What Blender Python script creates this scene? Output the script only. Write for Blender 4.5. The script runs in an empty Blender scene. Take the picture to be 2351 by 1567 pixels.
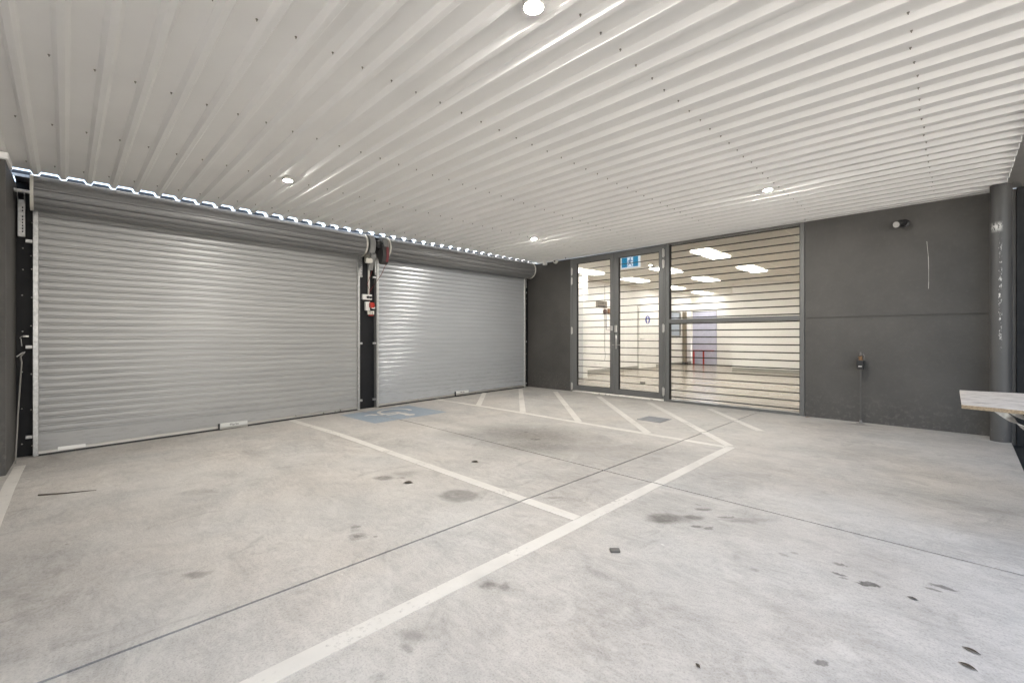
import bpy, math, random
from mathutils import Vector, Matrix
random.seed(7)
S = bpy.context.scene
COL = S.collection
PI = math.pi

# ------------------------------------------------------------------ camera
cam_d = bpy.data.cameras.new('camera')
cam = bpy.data.objects.new('camera', cam_d)
COL.objects.link(cam)
cam.location = (0.0, 0.0, 1.15)
cam.rotation_euler = (PI/2, 0.0, 0.79264)
cam_d.sensor_width = 36.0
cam_d.lens = 36.0*1020.47/2351.0
cam_d.shift_y = -10.1/2351.0
cam_d.clip_start = 0.05
cam_d.clip_end = 2000
S.camera = cam
# ------------------------------------------------------------------ world, sun, exposure
W = bpy.data.worlds.new('World'); S.world = W; W.use_nodes = True
nt = W.node_tree; nt.nodes.clear()
sky = nt.nodes.new('ShaderNodeTexSky'); sky.sky_type = 'NISHITA'; sky.sun_disc = False
sky.sun_elevation = math.radians(58); sky.sun_rotation = math.radians(-25)
sky.air_density = 1.3; sky.dust_density = 3.0
bg = nt.nodes.new('ShaderNodeBackground'); bg.inputs['Strength'].default_value = 0.10
wo = nt.nodes.new('ShaderNodeOutputWorld')
nt.links.new(sky.outputs[0], bg.inputs[0]); nt.links.new(bg.outputs[0], wo.inputs[0])
sun_d = bpy.data.lights.new('sun', 'SUN'); sun_d.energy = 5.0; sun_d.angle = math.radians(0.6)
sun_d.color = (1.0, 0.96, 0.9)
sun = bpy.data.objects.new('sun', sun_d); COL.objects.link(sun)
_el, _az = math.radians(58), math.radians(-25)     # the sun stands behind the roller doors and back wall, nothing of it enters
sdir = Vector((math.sin(_az)*math.cos(_el), math.cos(_az)*math.cos(_el), math.sin(_el)))
sun.rotation_euler = (-sdir).to_track_quat('-Z', 'Y').to_euler()
sun.location = (0, 0, 30)
S.view_settings.view_transform = 'Standard'; S.view_settings.look = 'None'
S.view_settings.exposure = 2.8; S.view_settings.gamma = 1.0
S.view_settings.use_curve_mapping = False
S.render.engine = 'CYCLES'
S.cycles.use_denoising = True
try: S.cycles.denoiser = 'OPENIMAGEDENOISE'
except Exception: pass
S.cycles.max_bounces = 12; S.cycles.diffuse_bounces = 8; S.cycles.glossy_bounces = 4
S.cycles.transparent_max_bounces = 12
S.cycles.sample_clamp_indirect = 6.0
S.cycles.caustics_reflective = False; S.cycles.caustics_refractive = False
DOWNLIGHT = 850.0      # radiance of a ceiling downlight's lens
PANEL = 4.2            # radiance of an office light panel

# ------------------------------------------------------------------ helpers
class MB:
    def __init__(s): s.v = []; s.f = []
    def box(s, x0, x1, y0, y1, z0, z1):
        b = len(s.v)
        s.v += [(x0,y0,z0),(x1,y0,z0),(x1,y1,z0),(x0,y1,z0),(x0,y0,z1),(x1,y0,z1),(x1,y1,z1),(x0,y1,z1)]
        s.f += [tuple(b+i for i in q) for q in ((3,2,1,0),(4,5,6,7),(0,1,5,4),(1,2,6,5),(2,3,7,6),(3,0,4,7))]
        return s
    def rbox(s, x0, x1, y0, y1, z0, z1, r=0.004):
        """box with chamfered edges (octagon profile along the longest axis)"""
        d = [x1-x0, y1-y0, z1-z0]; a = d.index(max(d)); r = min(r, min(d)*0.4)
        lo = (x0,y0,z0); hi = (x1,y1,z1); u, w = [(1,2),(2,0),(0,1)][a]
        ring = [(lo[u]+r,lo[w]),(hi[u]-r,lo[w]),(hi[u],lo[w]+r),(hi[u],hi[w]-r),(hi[u]-r,hi[w]),(lo[u]+r,hi[w]),(lo[u],hi[w]-r),(lo[u],lo[w]+r)]
        def P(t, p):
            q = [0,0,0]; q[a] = t; q[u] = p[0]; q[w] = p[1]; return tuple(q)
        c = ((lo[u]+hi[u])/2, (lo[w]+hi[w])/2)
        def ins(p): return (p[0]+(r if p[0] < c[0] else -r)*0.7, p[1]+(r if p[1] < c[1] else -r)*0.7)
        rings = [[P(lo[a], ins(p)) for p in ring],[P(lo[a]+r, p) for p in ring],[P(hi[a]-r, p) for p in ring],[P(hi[a], ins(p)) for p in ring]]
        b = len(s.v)
        for rg in rings: s.v += rg
        for k in range(3):
            for i in range(8):
                j = (i+1) % 8
                s.f.append((b+8*k+i, b+8*k+j, b+8*(k+1)+j, b+8*(k+1)+i))
        s.f.append(tuple(b+7-i for i in range(8))); s.f.append(tuple(b+24+i for i in range(8)))
        return s
    def tube(s, path, r, n=10, caps=True):
        path = [Vector(p) for p in path]; rr = r if isinstance(r, (list, tuple)) else [r]*len(path)
        rings = []; ref = None
        for i, p in enumerate(path):
            t = (path[min(i+1, len(path)-1)]-path[max(i-1, 0)]).normalized()
            if ref is None:
                ref = Vector((0,0,1)) if abs(t.z) < 0.9 else Vector((1,0,0))
            a = t.cross(ref).normalized(); c = a.cross(t).normalized(); ref = c
            b = len(s.v)
            s.v += [tuple(p+(a*math.cos(2*PI*k/n)+c*math.sin(2*PI*k/n))*rr[i]) for k in range(n)]
            rings.append(b)
        for b0, b1 in zip(rings, rings[1:]):
            for k in range(n):
                j = (k+1) % n; s.f.append((b0+k, b0+j, b1+j, b1+k))
        if caps:
            s.f.append(tuple(rings[0]+n-1-k for k in range(n))); s.f.append(tuple(rings[-1]+k for k in range(n)))
        return s
    def prism(s, poly, axis, t0, t1):
        """poly: 2-D points in the plane across 'axis' (x: (y,z), y: (x,z), z: (x,y)), extruded t0..t1"""
        def P(p, t):
            return (t,p[0],p[1]) if axis == 'x' else (p[0],t,p[1]) if axis == 'y' else (p[0],p[1],t)
        n = len(poly); b = len(s.v)
        s.v += [P(p, t0) for p in poly]+[P(p, t1) for p in poly]
        for i in range(n):
            j = (i+1) % n; s.f.append((b+i, b+j, b+n+j, b+n+i))
        s.f.append(tuple(b+n-1-i for i in range(n))); s.f.append(tuple(b+n+i for i in range(n)))
        return s
    def strip(s, prof, axis, ts, thick=None):
        """open profile swept along axis; thick = (du, dv) offset makes it a closed sheet"""
        if thick:
            prof = list(prof)+[(p[0]+thick[0], p[1]+thick[1]) for p in reversed(prof)]
        n = len(prof); b = len(s.v)
        for t in ts:
            s.v += [(t,p[0],p[1]) if axis == 'x' else (p[0],t,p[1]) for p in prof]
        m = n if thick else n-1
        for k in range(len(ts)-1):
            for i in range(m):
                j = (i+1) % n; s.f.append((b+n*k+i, b+n*k+j, b+n*(k+1)+j, b+n*(k+1)+i))
        if thick:
            h = n//2
            for k, base in ((0, b), (1, b+n*(len(ts)-1))):
                for i in range(h-1):
                    q = (base+i, base+i+1, base+n-2-i, base+n-1-i)
                    s.f.append(q if k else tuple(reversed(q)))
        return s
    def lathe(s, prof, c, axis='z', n=24):
        """prof: (r, t) pairs, revolved about axis through c"""
        b = len(s.v)
        for r, t in prof:
            for k in range(n):
                a = 2*PI*k/n; u, w = r*math.cos(a), r*math.sin(a)
                s.v.append({'z': (c[0]+u, c[1]+w, c[2]+t), 'y': (c[0]+u, c[1]+t, c[2]+w), 'x': (c[0]+t, c[1]+u, c[2]+w)}[axis])
        for i in range(len(prof)-1):
            for k in range(n):
                j = (k+1) % n; s.f.append((b+n*i+k, b+n*i+j, b+n*(i+1)+j, b+n*(i+1)+k))
        s.f.append(tuple(b+n-1-k for k in range(n))); s.f.append(tuple(b+n*(len(prof)-1)+k for k in range(n)))
        return s
    def flat(s, poly):
        b = len(s.v); s.v += [tuple(p) for p in poly]; s.f.append(tuple(range(b, b+len(poly)))); return s
    def mesh(s, name, mat, smooth=False):
        m = bpy.data.meshes.new(name); m.from_pydata(s.v, [], s.f)
        import bmesh
        bm = bmesh.new(); bm.from_mesh(m); bmesh.ops.recalc_face_normals(bm, faces=bm.faces); bm.to_mesh(m); bm.free()
        m.materials.append(mat)
        if smooth:
            m.polygons.foreach_set('use_smooth', [True]*len(m.polygons))
            m.set_sharp_from_angle(angle=math.radians(smooth if smooth is not True else 40))
        m.update(); return m

def put(name, data, parent=None, label=None, cat=None, group=None, kind=None, loc=None, rot=None):
    o = bpy.data.objects.new(name, data); COL.objects.link(o)
    if parent: o.parent = parent
    if loc: o.location = loc
    if rot: o.rotation_euler = rot
    if label: o['label'] = label
    if cat: o['category'] = cat
    if group: o['group'] = group
    if kind: o['kind'] = kind
    return o
def obj(name, mb, mat, parent=None, smooth=False, **k): return put(name, mb.mesh(name, mat, smooth), parent, **k)
def thing(name, label, cat, loc=(0,0,0), rotz=0.0, group=None):
    o = put(name, None, None, label, cat, group); o.location = loc; o.rotation_euler = (0, 0, rotz)
    o.empty_display_size = 0.1
    return o
def lettering(name, text, size, mat, parent, mw, depth=0.0008):
    """flat print: the text becomes a mesh; mw = matrix that places it (text runs along local x, up local y)"""
    cu = bpy.data.curves.new(name, 'FONT'); cu.body = text; cu.size = size; cu.align_x = 'CENTER'; cu.align_y = 'CENTER'
    cu.extrude = depth; cu.resolution_u = 3
    t = bpy.data.objects.new(name, cu); COL.objects.link(t)
    dg = bpy.context.evaluated_depsgraph_get()
    me = bpy.data.meshes.new_from_object(t.evaluated_get(dg)); me.name = name
    bpy.data.objects.remove(t); bpy.data.curves.remove(cu)
    me.materials.clear(); me.materials.append(mat); me.transform(mw)
    return put(name, me, parent)

# ------------------------------------------------------------------ materials
def new_mat(name):
    m = bpy.data.materials.new(name); m.use_nodes = True
    n = m.node_tree; b = n.nodes['Principled BSDF']
    return m, n, b
def nd(n, t, **k):
    x = n.nodes.new(t)
    for a, v in k.items():
        if a in x.inputs.keys() if hasattr(x.inputs, 'keys') else False: x.inputs[a].default_value = v
        else: setattr(x, a, v)
    return x
def math_n(n, op, a=None, b=None, clamp=False):
    x = n.nodes.new('ShaderNodeMath'); x.operation = op; x.use_clamp = clamp
    for i, v in enumerate((a, b)):
        if v is None: continue
        if isinstance(v, (int, float)): x.inputs[i].default_value = v
        else: n.links.new(v, x.inputs[i])
    return x.outputs[0]
def noise(n, vec, scale, detail=4, rough=0.55, dist=0.0):
    x = n.nodes.new('ShaderNodeTexNoise'); x.inputs['Scale'].default_value = scale
    x.inputs['Detail'].default_value = detail; x.inputs['Roughness'].default_value = rough; x.inputs['Distortion'].default_value = dist
    n.links.new(vec, x.inputs['Vector']); return x
def ramp(n, fac, stops):
    x = n.nodes.new('ShaderNodeValToRGB'); e = x.color_ramp.elements
    while len(e) < len(stops): e.new(0.5)
    for el, (p, c) in zip(e, stops):
        el.position = p; el.color = (c, c, c, 1) if isinstance(c, (int, float)) else (*c, 1)
    n.links.new(fac, x.inputs[0]); return x.outputs[0]
def mixc(n, fac, a, b, blend='MIX'):
    x = n.nodes.new('ShaderNodeMix'); x.data_type = 'RGBA'; x.blend_type = blend
    for s, v in ((0, fac), (6, a), (7, b)):
        if isinstance(v, (int, float)): x.inputs[s].default_value = v
        elif isinstance(v, tuple): x.inputs[s].default_value = (*v, 1) if len(v) == 3 else v
        else: n.links.new(v, x.inputs[s])
    return x.outputs[2]
def pos(n): return n.nodes.new('ShaderNodeNewGeometry').outputs['Position']
def scaled(n, vec, sx, sy, sz, rot=0.0):
    x = n.nodes.new('ShaderNodeMapping'); x.inputs['Scale'].default_value = (sx, sy, sz); x.inputs['Rotation'].default_value = (0, 0, rot)
    n.links.new(vec, x.inputs['Vector']); return x.outputs[0]
def bump(n, b, h, strength, dist=0.01):
    x = n.nodes.new('ShaderNodeBump'); x.inputs['Strength'].default_value = strength; x.inputs['Distance'].default_value = dist
    n.links.new(h, x.inputs['Height']); n.links.new(x.outputs[0], b.inputs['Normal'])
def plain(name, col, rough=0.5, metal=0.0, var=0.06, scale=6.0, bmp=0.0, bscale=200.0, spec=0.5):
    m, n, b = new_mat(name)
    p = pos(n); nz = noise(n, p, scale, 5)
    lo = tuple(c*(1-var) for c in col); hi = tuple(min(1, c*(1+var)) for c in col)
    c = ramp(n, nz.outputs[0], [(0.3, lo), (0.7, hi)])
    n.links.new(c, b.inputs['Base Color'])
    r = ramp(n, noise(n, p, scale*2.3, 4).outputs[0], [(0.3, max(0.02, rough-0.05)), (0.7, min(1, rough+0.05))])
    n.links.new(r, b.inputs['Roughness'])
    b.inputs['Metallic'].default_value = metal; b.inputs['Specular IOR Level'].default_value = spec
    if bmp: bump(n, b, noise(n, p, bscale, 3).outputs[0], bmp, 0.003)
    return m
def emitter(name, col, st):
    m, n, b = new_mat(name); b.inputs['Base Color'].default_value = (0.8, 0.8, 0.8, 1)
    b.inputs['Emission Color'].default_value = (*col, 1); b.inputs['Emission Strength'].default_value = st
    return m

def sign_teal(name, col, st):
    m = emitter(name, col, st); m.node_tree.nodes['Principled BSDF'].inputs['Base Color'].default_value = (*col, 1); return m
# oil spots, drips, scuffs and broad darker patches of the slab: x, y, radius, radius 2, angle, strength, softness
STAINS = [
 (-2.535,1.97,.145,.125,.3,.50,.30),(-2.535,1.97,.075,.07,.0,.16,.3),
 (-1.30,2.62,.11,.075,.9,.68,.55),(-1.19,2.76,.075,.04,.7,.62,.5),(-1.24,2.70,.09,.05,.6,.35,.6),(-1.20,2.935,.05,.022,.8,.55,.35),
 (-1.255,2.99,.03,.012,.2,.4,.4),(-1.114,2.646,.035,.018,.6,.6,.3),(-1.055,2.672,.03,.016,.9,.6,.3),(-1.06,2.906,.026,.014,.8,.5,.3),(-1.02,2.93,.03,.013,.8,.5,.3),
 (-.93,2.96,.14,.035,.75,.30,.8),(-.985,2.885,.03,.012,.8,.4,.4),
 (-3.286,1.79,.085,.055,.7,.58,.5),(-3.27,1.96,.10,.07,.5,.30,.8),(-3.19,1.885,.035,.02,.5,.4,.5),
 (-2.438,1.156,.028,.022,.8,.62,.25),(-2.438,1.156,.056,.05,.5,.28,.2),(-2.363,1.23,.02,.012,.7,.45,.4),(-2.57,1.214,.028,.016,.7,.45,.4),
 (-2.60,.42,.07,.035,.95,.48,.6),(-2.74,.30,.20,.03,1.15,.22,.9),
 (-1.535,1.36,.045,.038,.3,.55,.8),(-1.475,1.40,.035,.03,.3,.50,.8),(-1.50,1.38,.16,.05,.3,.18,.9),
 (-.30,2.585,.045,.026,.5,.85,.2),(-.325,2.575,.03,.01,.3,.8,.25),(-.428,2.70,.028,.016,.2,.62,.3),(-.423,2.60,.032,.014,.1,.62,.3),(-.40,2.57,.02,.008,.1,.4,.4),
 (-.064,2.80,.042,.014,.0,.65,.4),(-.09,2.74,.03,.014,.2,.6,.4),(-.339,1.866,.034,.018,1.2,.62,.35),(-.345,1.85,.016,.014,.2,.5,.4),
 (-1.49,.93,.055,.035,.4,.35,.8),(-1.44,.88,.03,.02,.3,.35,.7),
 (-3.45,3.72,.62,.46,.3,.58,.95),(-3.10,3.42,.46,.28,.6,.56,.9),(-3.30,3.62,.11,.05,.5,.75,.7),(-3.62,3.80,.05,.025,.5,.75,.5),(-3.95,3.24,.45,.22,.4,.32,.95),(-2.7,3.7,.8,.4,.2,.24,1.),(-3.3,3.55,.06,.03,.5,.4,.6),(-3.36,3.45,.05,.025,.5,.5,.5),
 (-3.20,3.40,.10,.04,.5,.45,.7),(-2.0,4.1,.5,.25,.4,.15,1.),(-1.0,4.0,.8,.3,.2,.12,1.),
 (-3.0,-.1,1.0,.5,.5,.15,1.),(-3.9,.25,.7,.35,.6,.10,1.),(-2.0,-.55,.6,.35,.6,.14,1.),  # broad soft darker patches at the left front
 (-1.17,1.80,.16,.022,.05,.16,.9),(-.72,2.15,.2,.03,-.4,.10,.9),
 (-.66,2.62,.022,.016,.2,.30,.3),(-.62,2.69,.018,.013,.2,.34,.3),(-.71,2.36,.028,.02,.6,.26,.4),(-.50,2.30,.10,.05,.6,.14,.9),(-.18,2.10,.14,.06,.2,.16,.9),
 (-4.0,.62,.12,.06,.8,.2,.9),(-4.3,.9,.22,.08,.7,.14,1.),(.12,4.2,.16,.06,.6,.24,.9),(-.05,4.25,.08,.04,.2,.2,.8),(-.91,6.99,.11,.06,.1,.5,.8),
 (-4.1,3.55,1.5,.10,.04,.14,.9),(-4.3,1.30,1.4,.09,.03,.10,.9),(-3.9,-.02,1.2,.10,.06,.10,.9),
 (-2.02,2.42,.07,.02,.8,.34,.6),(-.95,5.2,.5,.2,.3,.12,1.),(-6.5,-.15,.3,.1,0,.35,.9),(-6.3,3.45,.35,.14,1.5,.22,.9),
]
def concrete(name, paint=None, wear=0.5):
    m, n, b = new_mat(name); p = pos(n)
    big = noise(n, p, 0.55, 5, 0.6, 0.6).outputs[0]
    mid = noise(n, scaled(n, p, 1.0, 1.35, 1.0, 0.35), 3.0, 8, 0.66, 0.8).outputs[0]
    trow = noise(n, scaled(n, p, 1.0, 2.6, 1.0, -0.25), 6.0, 7, 0.68, 2.4).outputs[0]
    fine = noise(n, p, 130, 4, 0.75).outputs[0]
    tint = noise(n, p, 1.1, 3, 0.5).outputs[0]
    base = ramp(n, tint, [(0.32, (.455,.420,.380)), (0.68, (.432,.414,.388))])
    f = math_n(n, 'ADD', math_n(n, 'MULTIPLY', big, 0.46), math_n(n, 'ADD', math_n(n, 'MULTIPLY', mid, 0.44), math_n(n, 'MULTIPLY', trow, 0.34)))
    tone = ramp(n, f, [(0.44, 0.62), (0.56, 0.86), (0.64, 1.0), (0.76, 1.17)])
    col = mixc(n, 1.0, base, tone, 'MULTIPLY')
    sp = ramp(n, fine, [(0.34, 0.72), (0.48, 1.0), (0.70, 1.10)])
    col = mixc(n, 0.9, col, sp, 'MULTIPLY')
    # pale laitance scuffs, soft edged
    sc = ramp(n, noise(n, scaled(n, p, 1.0, 1.8, 1.0, 0.9), 1.7, 7, 0.7, 1.6).outputs[0], [(0.56, 0.0), (0.64, 0.30), (0.70, 0.05), (0.80, 0.35)])
    col = mixc(n, sc, col, (.60,.575,.53))
    dk = ramp(n, noise(n, scaled(n, p, 1.7, 1.0, 1.0, 0.2), 2.4, 8, 0.74, 1.0).outputs[0], [(0.57, 0.0), (0.72, 0.42)])
    col = mixc(n, dk, col, (.17,.16,.145))
    # small dark flecks and pale paint specks
    vo = n.nodes.new('ShaderNodeTexVoronoi'); vo.inputs['Scale'].default_value = 5.0; vo.inputs['Randomness'].default_value = 1.0
    n.links.new(mixc(n, 0.03, p, noise(n, p, 40, 2).outputs['Color']), vo.inputs['Vector'])
    fleck = ramp(n, vo.outputs['Distance'], [(0.0, 0.85), (0.030, 0.8), (0.052, 0.0)])
    sel = math_n(n, 'GREATER_THAN', noise(n, p, 2.7, 2).outputs[0], 0.60)
    fl = math_n(n, 'MULTIPLY', fleck, sel)
    col = mixc(n, math_n(n, 'MULTIPLY', fl, 0.55), col, (.10,.09,.08))
    vo2 = n.nodes.new('ShaderNodeTexVoronoi'); vo2.inputs['Scale'].default_value = 2.3
    n.links.new(scaled(n, p, 1, 1.7, 1, 0.6), vo2.inputs['Vector'])
    wsp = ramp(n, vo2.outputs['Distance'], [(0.0, 0.8), (0.016, 0.7), (0.028, 0.0)])
    col = mixc(n, wsp, col, (.68,.66,.62))
    # warped coordinates for the stains
    wn = noise(n, p, 9.0, 4, 0.65).outputs['Color']
    w1 = n.nodes.new('ShaderNodeVectorMath'); w1.operation = 'SUBTRACT'; n.links.new(wn, w1.inputs[0]); w1.inputs[1].default_value = (.5,.5,.5)
    w2 = n.nodes.new('ShaderNodeVectorMath'); w2.operation = 'MULTIPLY_ADD'; n.links.new(w1.outputs[0], w2.inputs[0]); w2.inputs[1].default_value = (.085,.085,0); n.links.new(p, w2.inputs[2])
    wf_ = noise(n, p, 48.0, 4, 0.7).outputs['Color']
    w3 = n.nodes.new('ShaderNodeVectorMath'); w3.operation = 'SUBTRACT'; n.links.new(wf_, w3.inputs[0]); w3.inputs[1].default_value = (.5,.5,.5)
    w4 = n.nodes.new('ShaderNodeVectorMath'); w4.operation = 'MULTIPLY_ADD'; n.links.new(w3.outputs[0], w4.inputs[0]); w4.inputs[1].default_value = (.035,.035,0); n.links.new(w2.outputs[0], w4.inputs[2]); w2 = w4
    tot = None
    for (x, y, rx, ry, a, st, so) in STAINS:
        mp = n.nodes.new('ShaderNodeMapping'); mp.vector_type = 'TEXTURE'
        mp.inputs['Location'].default_value = (x, y, 0); mp.inputs['Rotation'].default_value = (0, 0, a); mp.inputs['Scale'].default_value = (rx, ry, 1000)
        n.links.new(w2.outputs[0], mp.inputs['Vector'])
        ln = n.nodes.new('ShaderNodeVectorMath'); ln.operation = 'LENGTH'; n.links.new(mp.outputs[0], ln.inputs[0])
        mr = n.nodes.new('ShaderNodeMapRange'); mr.interpolation_type = 'SMOOTHSTEP'
        mr.inputs['From Min'].default_value = 1.0+so*0.7; mr.inputs['From Max'].default_value = max(0.05, 1.0-so); mr.inputs['To Max'].default_value = min(.92, st*1.12)
        n.links.new(ln.outputs['Value'], mr.inputs['Value'])
        tot = mr.outputs[0] if tot is None else math_n(n, 'MAXIMUM', tot, mr.outputs[0])
    brk = ramp(n, noise(n, p, 26, 5, 0.7).outputs[0], [(0.30, 0.62), (0.60, 1.0)])
    sfac = math_n(n, 'MULTIPLY', tot, brk)
    scol = (.060,.054,.046)
    if paint:
        e = noise(n, p, 38, 6, 0.72).outputs[0]; l = noise(n, p, 3.1, 3).outputs[0]
        k = math_n(n, 'ADD', math_n(n, 'MULTIPLY', e, 0.7), math_n(n, 'MULTIPLY', l, 0.5))
        msk = ramp(n, k, [(wear-0.045, 0.0), (wear+0.03, 1.0)])
        pc = mixc(n, 1.0, tuple(paint), ramp(n, noise(n, p, 4.0, 6, 0.65).outputs[0], [(0.3, 0.90), (0.7, 1.03)]), 'MULTIPLY')
        col = mixc(n, math_n(n, 'MULTIPLY', msk, 0.93), col, pc)
        sfac = math_n(n, 'MULTIPLY', sfac, 0.7)
    col = mixc(n, sfac, col, scol)
    n.links.new(col, b.inputs['Base Color'])
    rg = ramp(n, mid, [(0.3, 0.55), (0.7, 0.78)])
    n.links.new(rg, b.inputs['Roughness']); b.inputs['Specular IOR Level'].default_value = 0.35
    h = math_n(n, 'ADD', math_n(n, 'MULTIPLY', fine, 0.5), math_n(n, 'MULTIPLY', trow, 0.8))
    bump(n, b, h, 0.22, 0.004)
    return m
M_CONC = concrete('slab_concrete')
M_LINE = concrete('worn_white_line_paint', (.64,.61,.56), 0.50)
M_BLUE = concrete('worn_blue_paint', (.27,.325,.385), 0.50)
M_JOINT = plain('joint_filler', (.018,.016,.014), 0.95, spec=.1)
M_ROOF = plain('roof_sheet_paint', (.87,.865,.85), 0.66, var=0.03, scale=1.5, spec=0.5)
def dark_render():
    m, n, b = new_mat('dark_rendered_wall'); p = pos(n)
    c = ramp(n, noise(n, p, 1.4, 5, 0.6).outputs[0], [(0.3, (.060,.057,.053)), (0.7, (.084,.080,.074))])
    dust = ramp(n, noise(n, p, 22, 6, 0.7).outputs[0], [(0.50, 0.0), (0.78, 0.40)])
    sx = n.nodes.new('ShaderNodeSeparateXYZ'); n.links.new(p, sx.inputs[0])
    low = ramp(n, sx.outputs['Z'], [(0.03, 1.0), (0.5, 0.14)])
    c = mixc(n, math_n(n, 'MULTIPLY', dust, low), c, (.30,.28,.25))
    n.links.new(c, b.inputs['Base Color']); b.inputs['Roughness'].default_value = 0.62; b.inputs['Specular IOR Level'].default_value = 0.4
    h = math_n(n, 'ADD', noise(n, p, 120, 4, 0.65).outputs[0], math_n(n, 'MULTIPLY', noise(n, p, 14, 4).outputs[0], 1.2))
    bump(n, b, h, 0.28, 0.006)
    return m
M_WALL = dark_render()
def curtain_paint(name, c0, c1, rough, metal):
    m, n, b = new_mat(name); p = pos(n)
    c = ramp(n, noise(n, scaled(n, p, 1, 0.6, 3.0), 2.0, 5).outputs[0], [(0.3, c0), (0.7, c1)])
    # grime: darkest on the lowest metre, broken into streaks
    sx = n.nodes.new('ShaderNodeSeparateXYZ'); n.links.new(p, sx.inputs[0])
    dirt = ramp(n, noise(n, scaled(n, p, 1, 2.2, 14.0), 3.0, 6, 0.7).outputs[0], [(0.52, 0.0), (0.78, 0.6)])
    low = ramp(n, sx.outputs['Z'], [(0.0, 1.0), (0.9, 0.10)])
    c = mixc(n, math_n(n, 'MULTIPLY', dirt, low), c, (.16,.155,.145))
    n.links.new(c, b.inputs['Base Color'])
    b.inputs['Roughness'].default_value = rough; b.inputs['Specular IOR Level'].default_value = 0.6
    b.inputs['Metallic'].default_value = metal
    return m
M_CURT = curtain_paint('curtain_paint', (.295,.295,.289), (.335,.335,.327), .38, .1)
M_CURT2 = curtain_paint('sheen_tint_curtain_paint', (.42,.435,.45), (.455,.47,.485), .27, .30)  # paler bluish base puts the door's daylight sheen into the colour
M_DRUM = plain('drum_dark_paint', (.19,.19,.19), 0.40, 0.1, 0.06, 2.0)
M_DRUM2 = plain('drum_groove', (.03,.03,.03), 0.6)
M_GALV = plain('galvanised_steel', (.46,.46,.45), 0.42, 0.75, 0.22, 40.0)
M_BLACK = plain('black_cladding', (.006,.0065,.008), 0.5, 0.0, 0.25, 3.0, spec=.3)
M_BLK2 = plain('black_plastic', (.02,.02,.021), 0.45, 0.0, 0.1)
M_ALU = plain('grey_powder_coat', (.135,.137,.133), 0.42, 0.1, 0.04, 3.0)
M_BAR = plain('bronze_bar', (.028,.024,.02), 0.5)
M_GASK = plain('black_gasket', (.012,.011,.010), 0.6)
M_SILV = plain('satin_metal', (.55,.54,.51), 0.32, 0.85)
M_CREAM = plain('cream_plastic', (.62,.60,.54), 0.4)
M_WHITE = plain('white_plastic', (.78,.77,.74), 0.4)
M_GREYP = plain('grey_plastic', (.21,.21,.205), 0.42)
M_RED = plain('red_plastic', (.42,.035,.025), 0.45)
M_BRASS = plain('old_brass', (.20,.115,.06), 0.45, 0.6)
M_DARKWALL = plain('shade_black_side_wall', (.012,.012,.012), 0.7)  # near-black colour holds the shade of the unlit side
M_ASPH = plain('asphalt', (.026,.026,.025), 0.85, 0, 0.3, 30.0, 0.4, 180)
M_ONEW = plain('office_white_paint', (.80,.78,.745), 0.6, 0, 0.02, 1.0)
M_OTILE = plain('ceiling_tile_white', (.70,.675,.63), 0.8, 0, 0.03, 3.0)
M_OGRID = plain('ceiling_grid_white', (.80,.77,.70), 0.5)
M_LAV = plain('lavender_room_panel', (.47,.47,.575), 0.6)
M_PRINTB = plain('black_print', (.012,.012,.012), 0.6)
M_BLUEP = plain('blue_print', (.06,.07,.28), 0.5)
M_SIGNBR = plain('bronze_sign', (.16,.13,.095), 0.4)
M_COPPER = plain('brown_enamel', (.20,.09,.035), 0.45)
M_LEAF = plain('dry_leaf', (.05,.035,.022), 0.8)
M_LEAFB = plain('brown_leaf', (.20,.11,.05), 0.8)
M_WOODST = plain('dry_bark', (.085,.068,.055), 0.85)
def glass_mat():
    m = bpy.data.materials.new('window_glass'); m.use_nodes = True; n = m.node_tree; n.nodes.clear()
    t = n.nodes.new('ShaderNodeBsdfTransparent'); t.inputs[0].default_value = (.95,.96,.955,1)
    g = n.nodes.new('ShaderNodeBsdfGlossy'); g.inputs['Roughness'].default_value = 0.0
    f = n.nodes.new('ShaderNodeFresnel'); f.inputs[0].default_value = 1.5
    x = n.nodes.new('ShaderNodeMixShader'); o = n.nodes.new('ShaderNodeOutputMaterial')
    n.links.new(f.outputs[0], x.inputs[0]); n.links.new(t.outputs[0], x.inputs[1]); n.links.new(g.outputs[0], x.inputs[2]); n.links.new(x.outputs[0], o.inputs[0])
    return m
M_GLASS = glass_mat()
def vinyl():
    m, n, b = new_mat('office_vinyl_floor'); p = pos(n)
    br = n.nodes.new('ShaderNodeTexBrick'); br.inputs['Scale'].default_value = 1.0
    br.inputs['Brick Width'].default_value = 1.2; br.inputs['Row Height'].default_value = 0.18; br.inputs['Mortar Size'].default_value = 0.004
    br.inputs['Color1'].default_value = (.27,.235,.19,1); br.inputs['Color2'].default_value = (.33,.285,.235,1); br.inputs['Mortar'].default_value = (.2,.17,.14,1)
    n.links.new(p, br.inputs['Vector'])
    c = mixc(n, 0.5, br.outputs['Color'], ramp(n, noise(n, scaled(n, p, 1.5, 14, 1), 3, 5).outputs[0], [(0.3, 0.8), (0.7, 1.15)]), 'MULTIPLY')
    n.links.new(c, b.inputs['Base Color']); b.inputs['Roughness'].default_value = 0.22
    return m
M_VINYL = vinyl()
def board():
    m, n, b = new_mat('stained_board_face'); p = pos(n)
    c = ramp(n, noise(n, scaled(n, p, 3.0, 9.0, 1, 0.75), 2.6, 6, 0.7).outputs[0], [(0.36, (.10,.085,.07)), (0.43, (.42,.37,.32)), (0.55, (.60,.55,.49)), (0.8, (.66,.61,.55))])
    n.links.new(c, b.inputs['Base Color']); b.inputs['Roughness'].default_value = 0.55
    return m
M_BOARD = board()
M_CHIP = plain('chipboard_edge', (.34,.26,.17), 0.85, 0, 0.35, 120.0)
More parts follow.
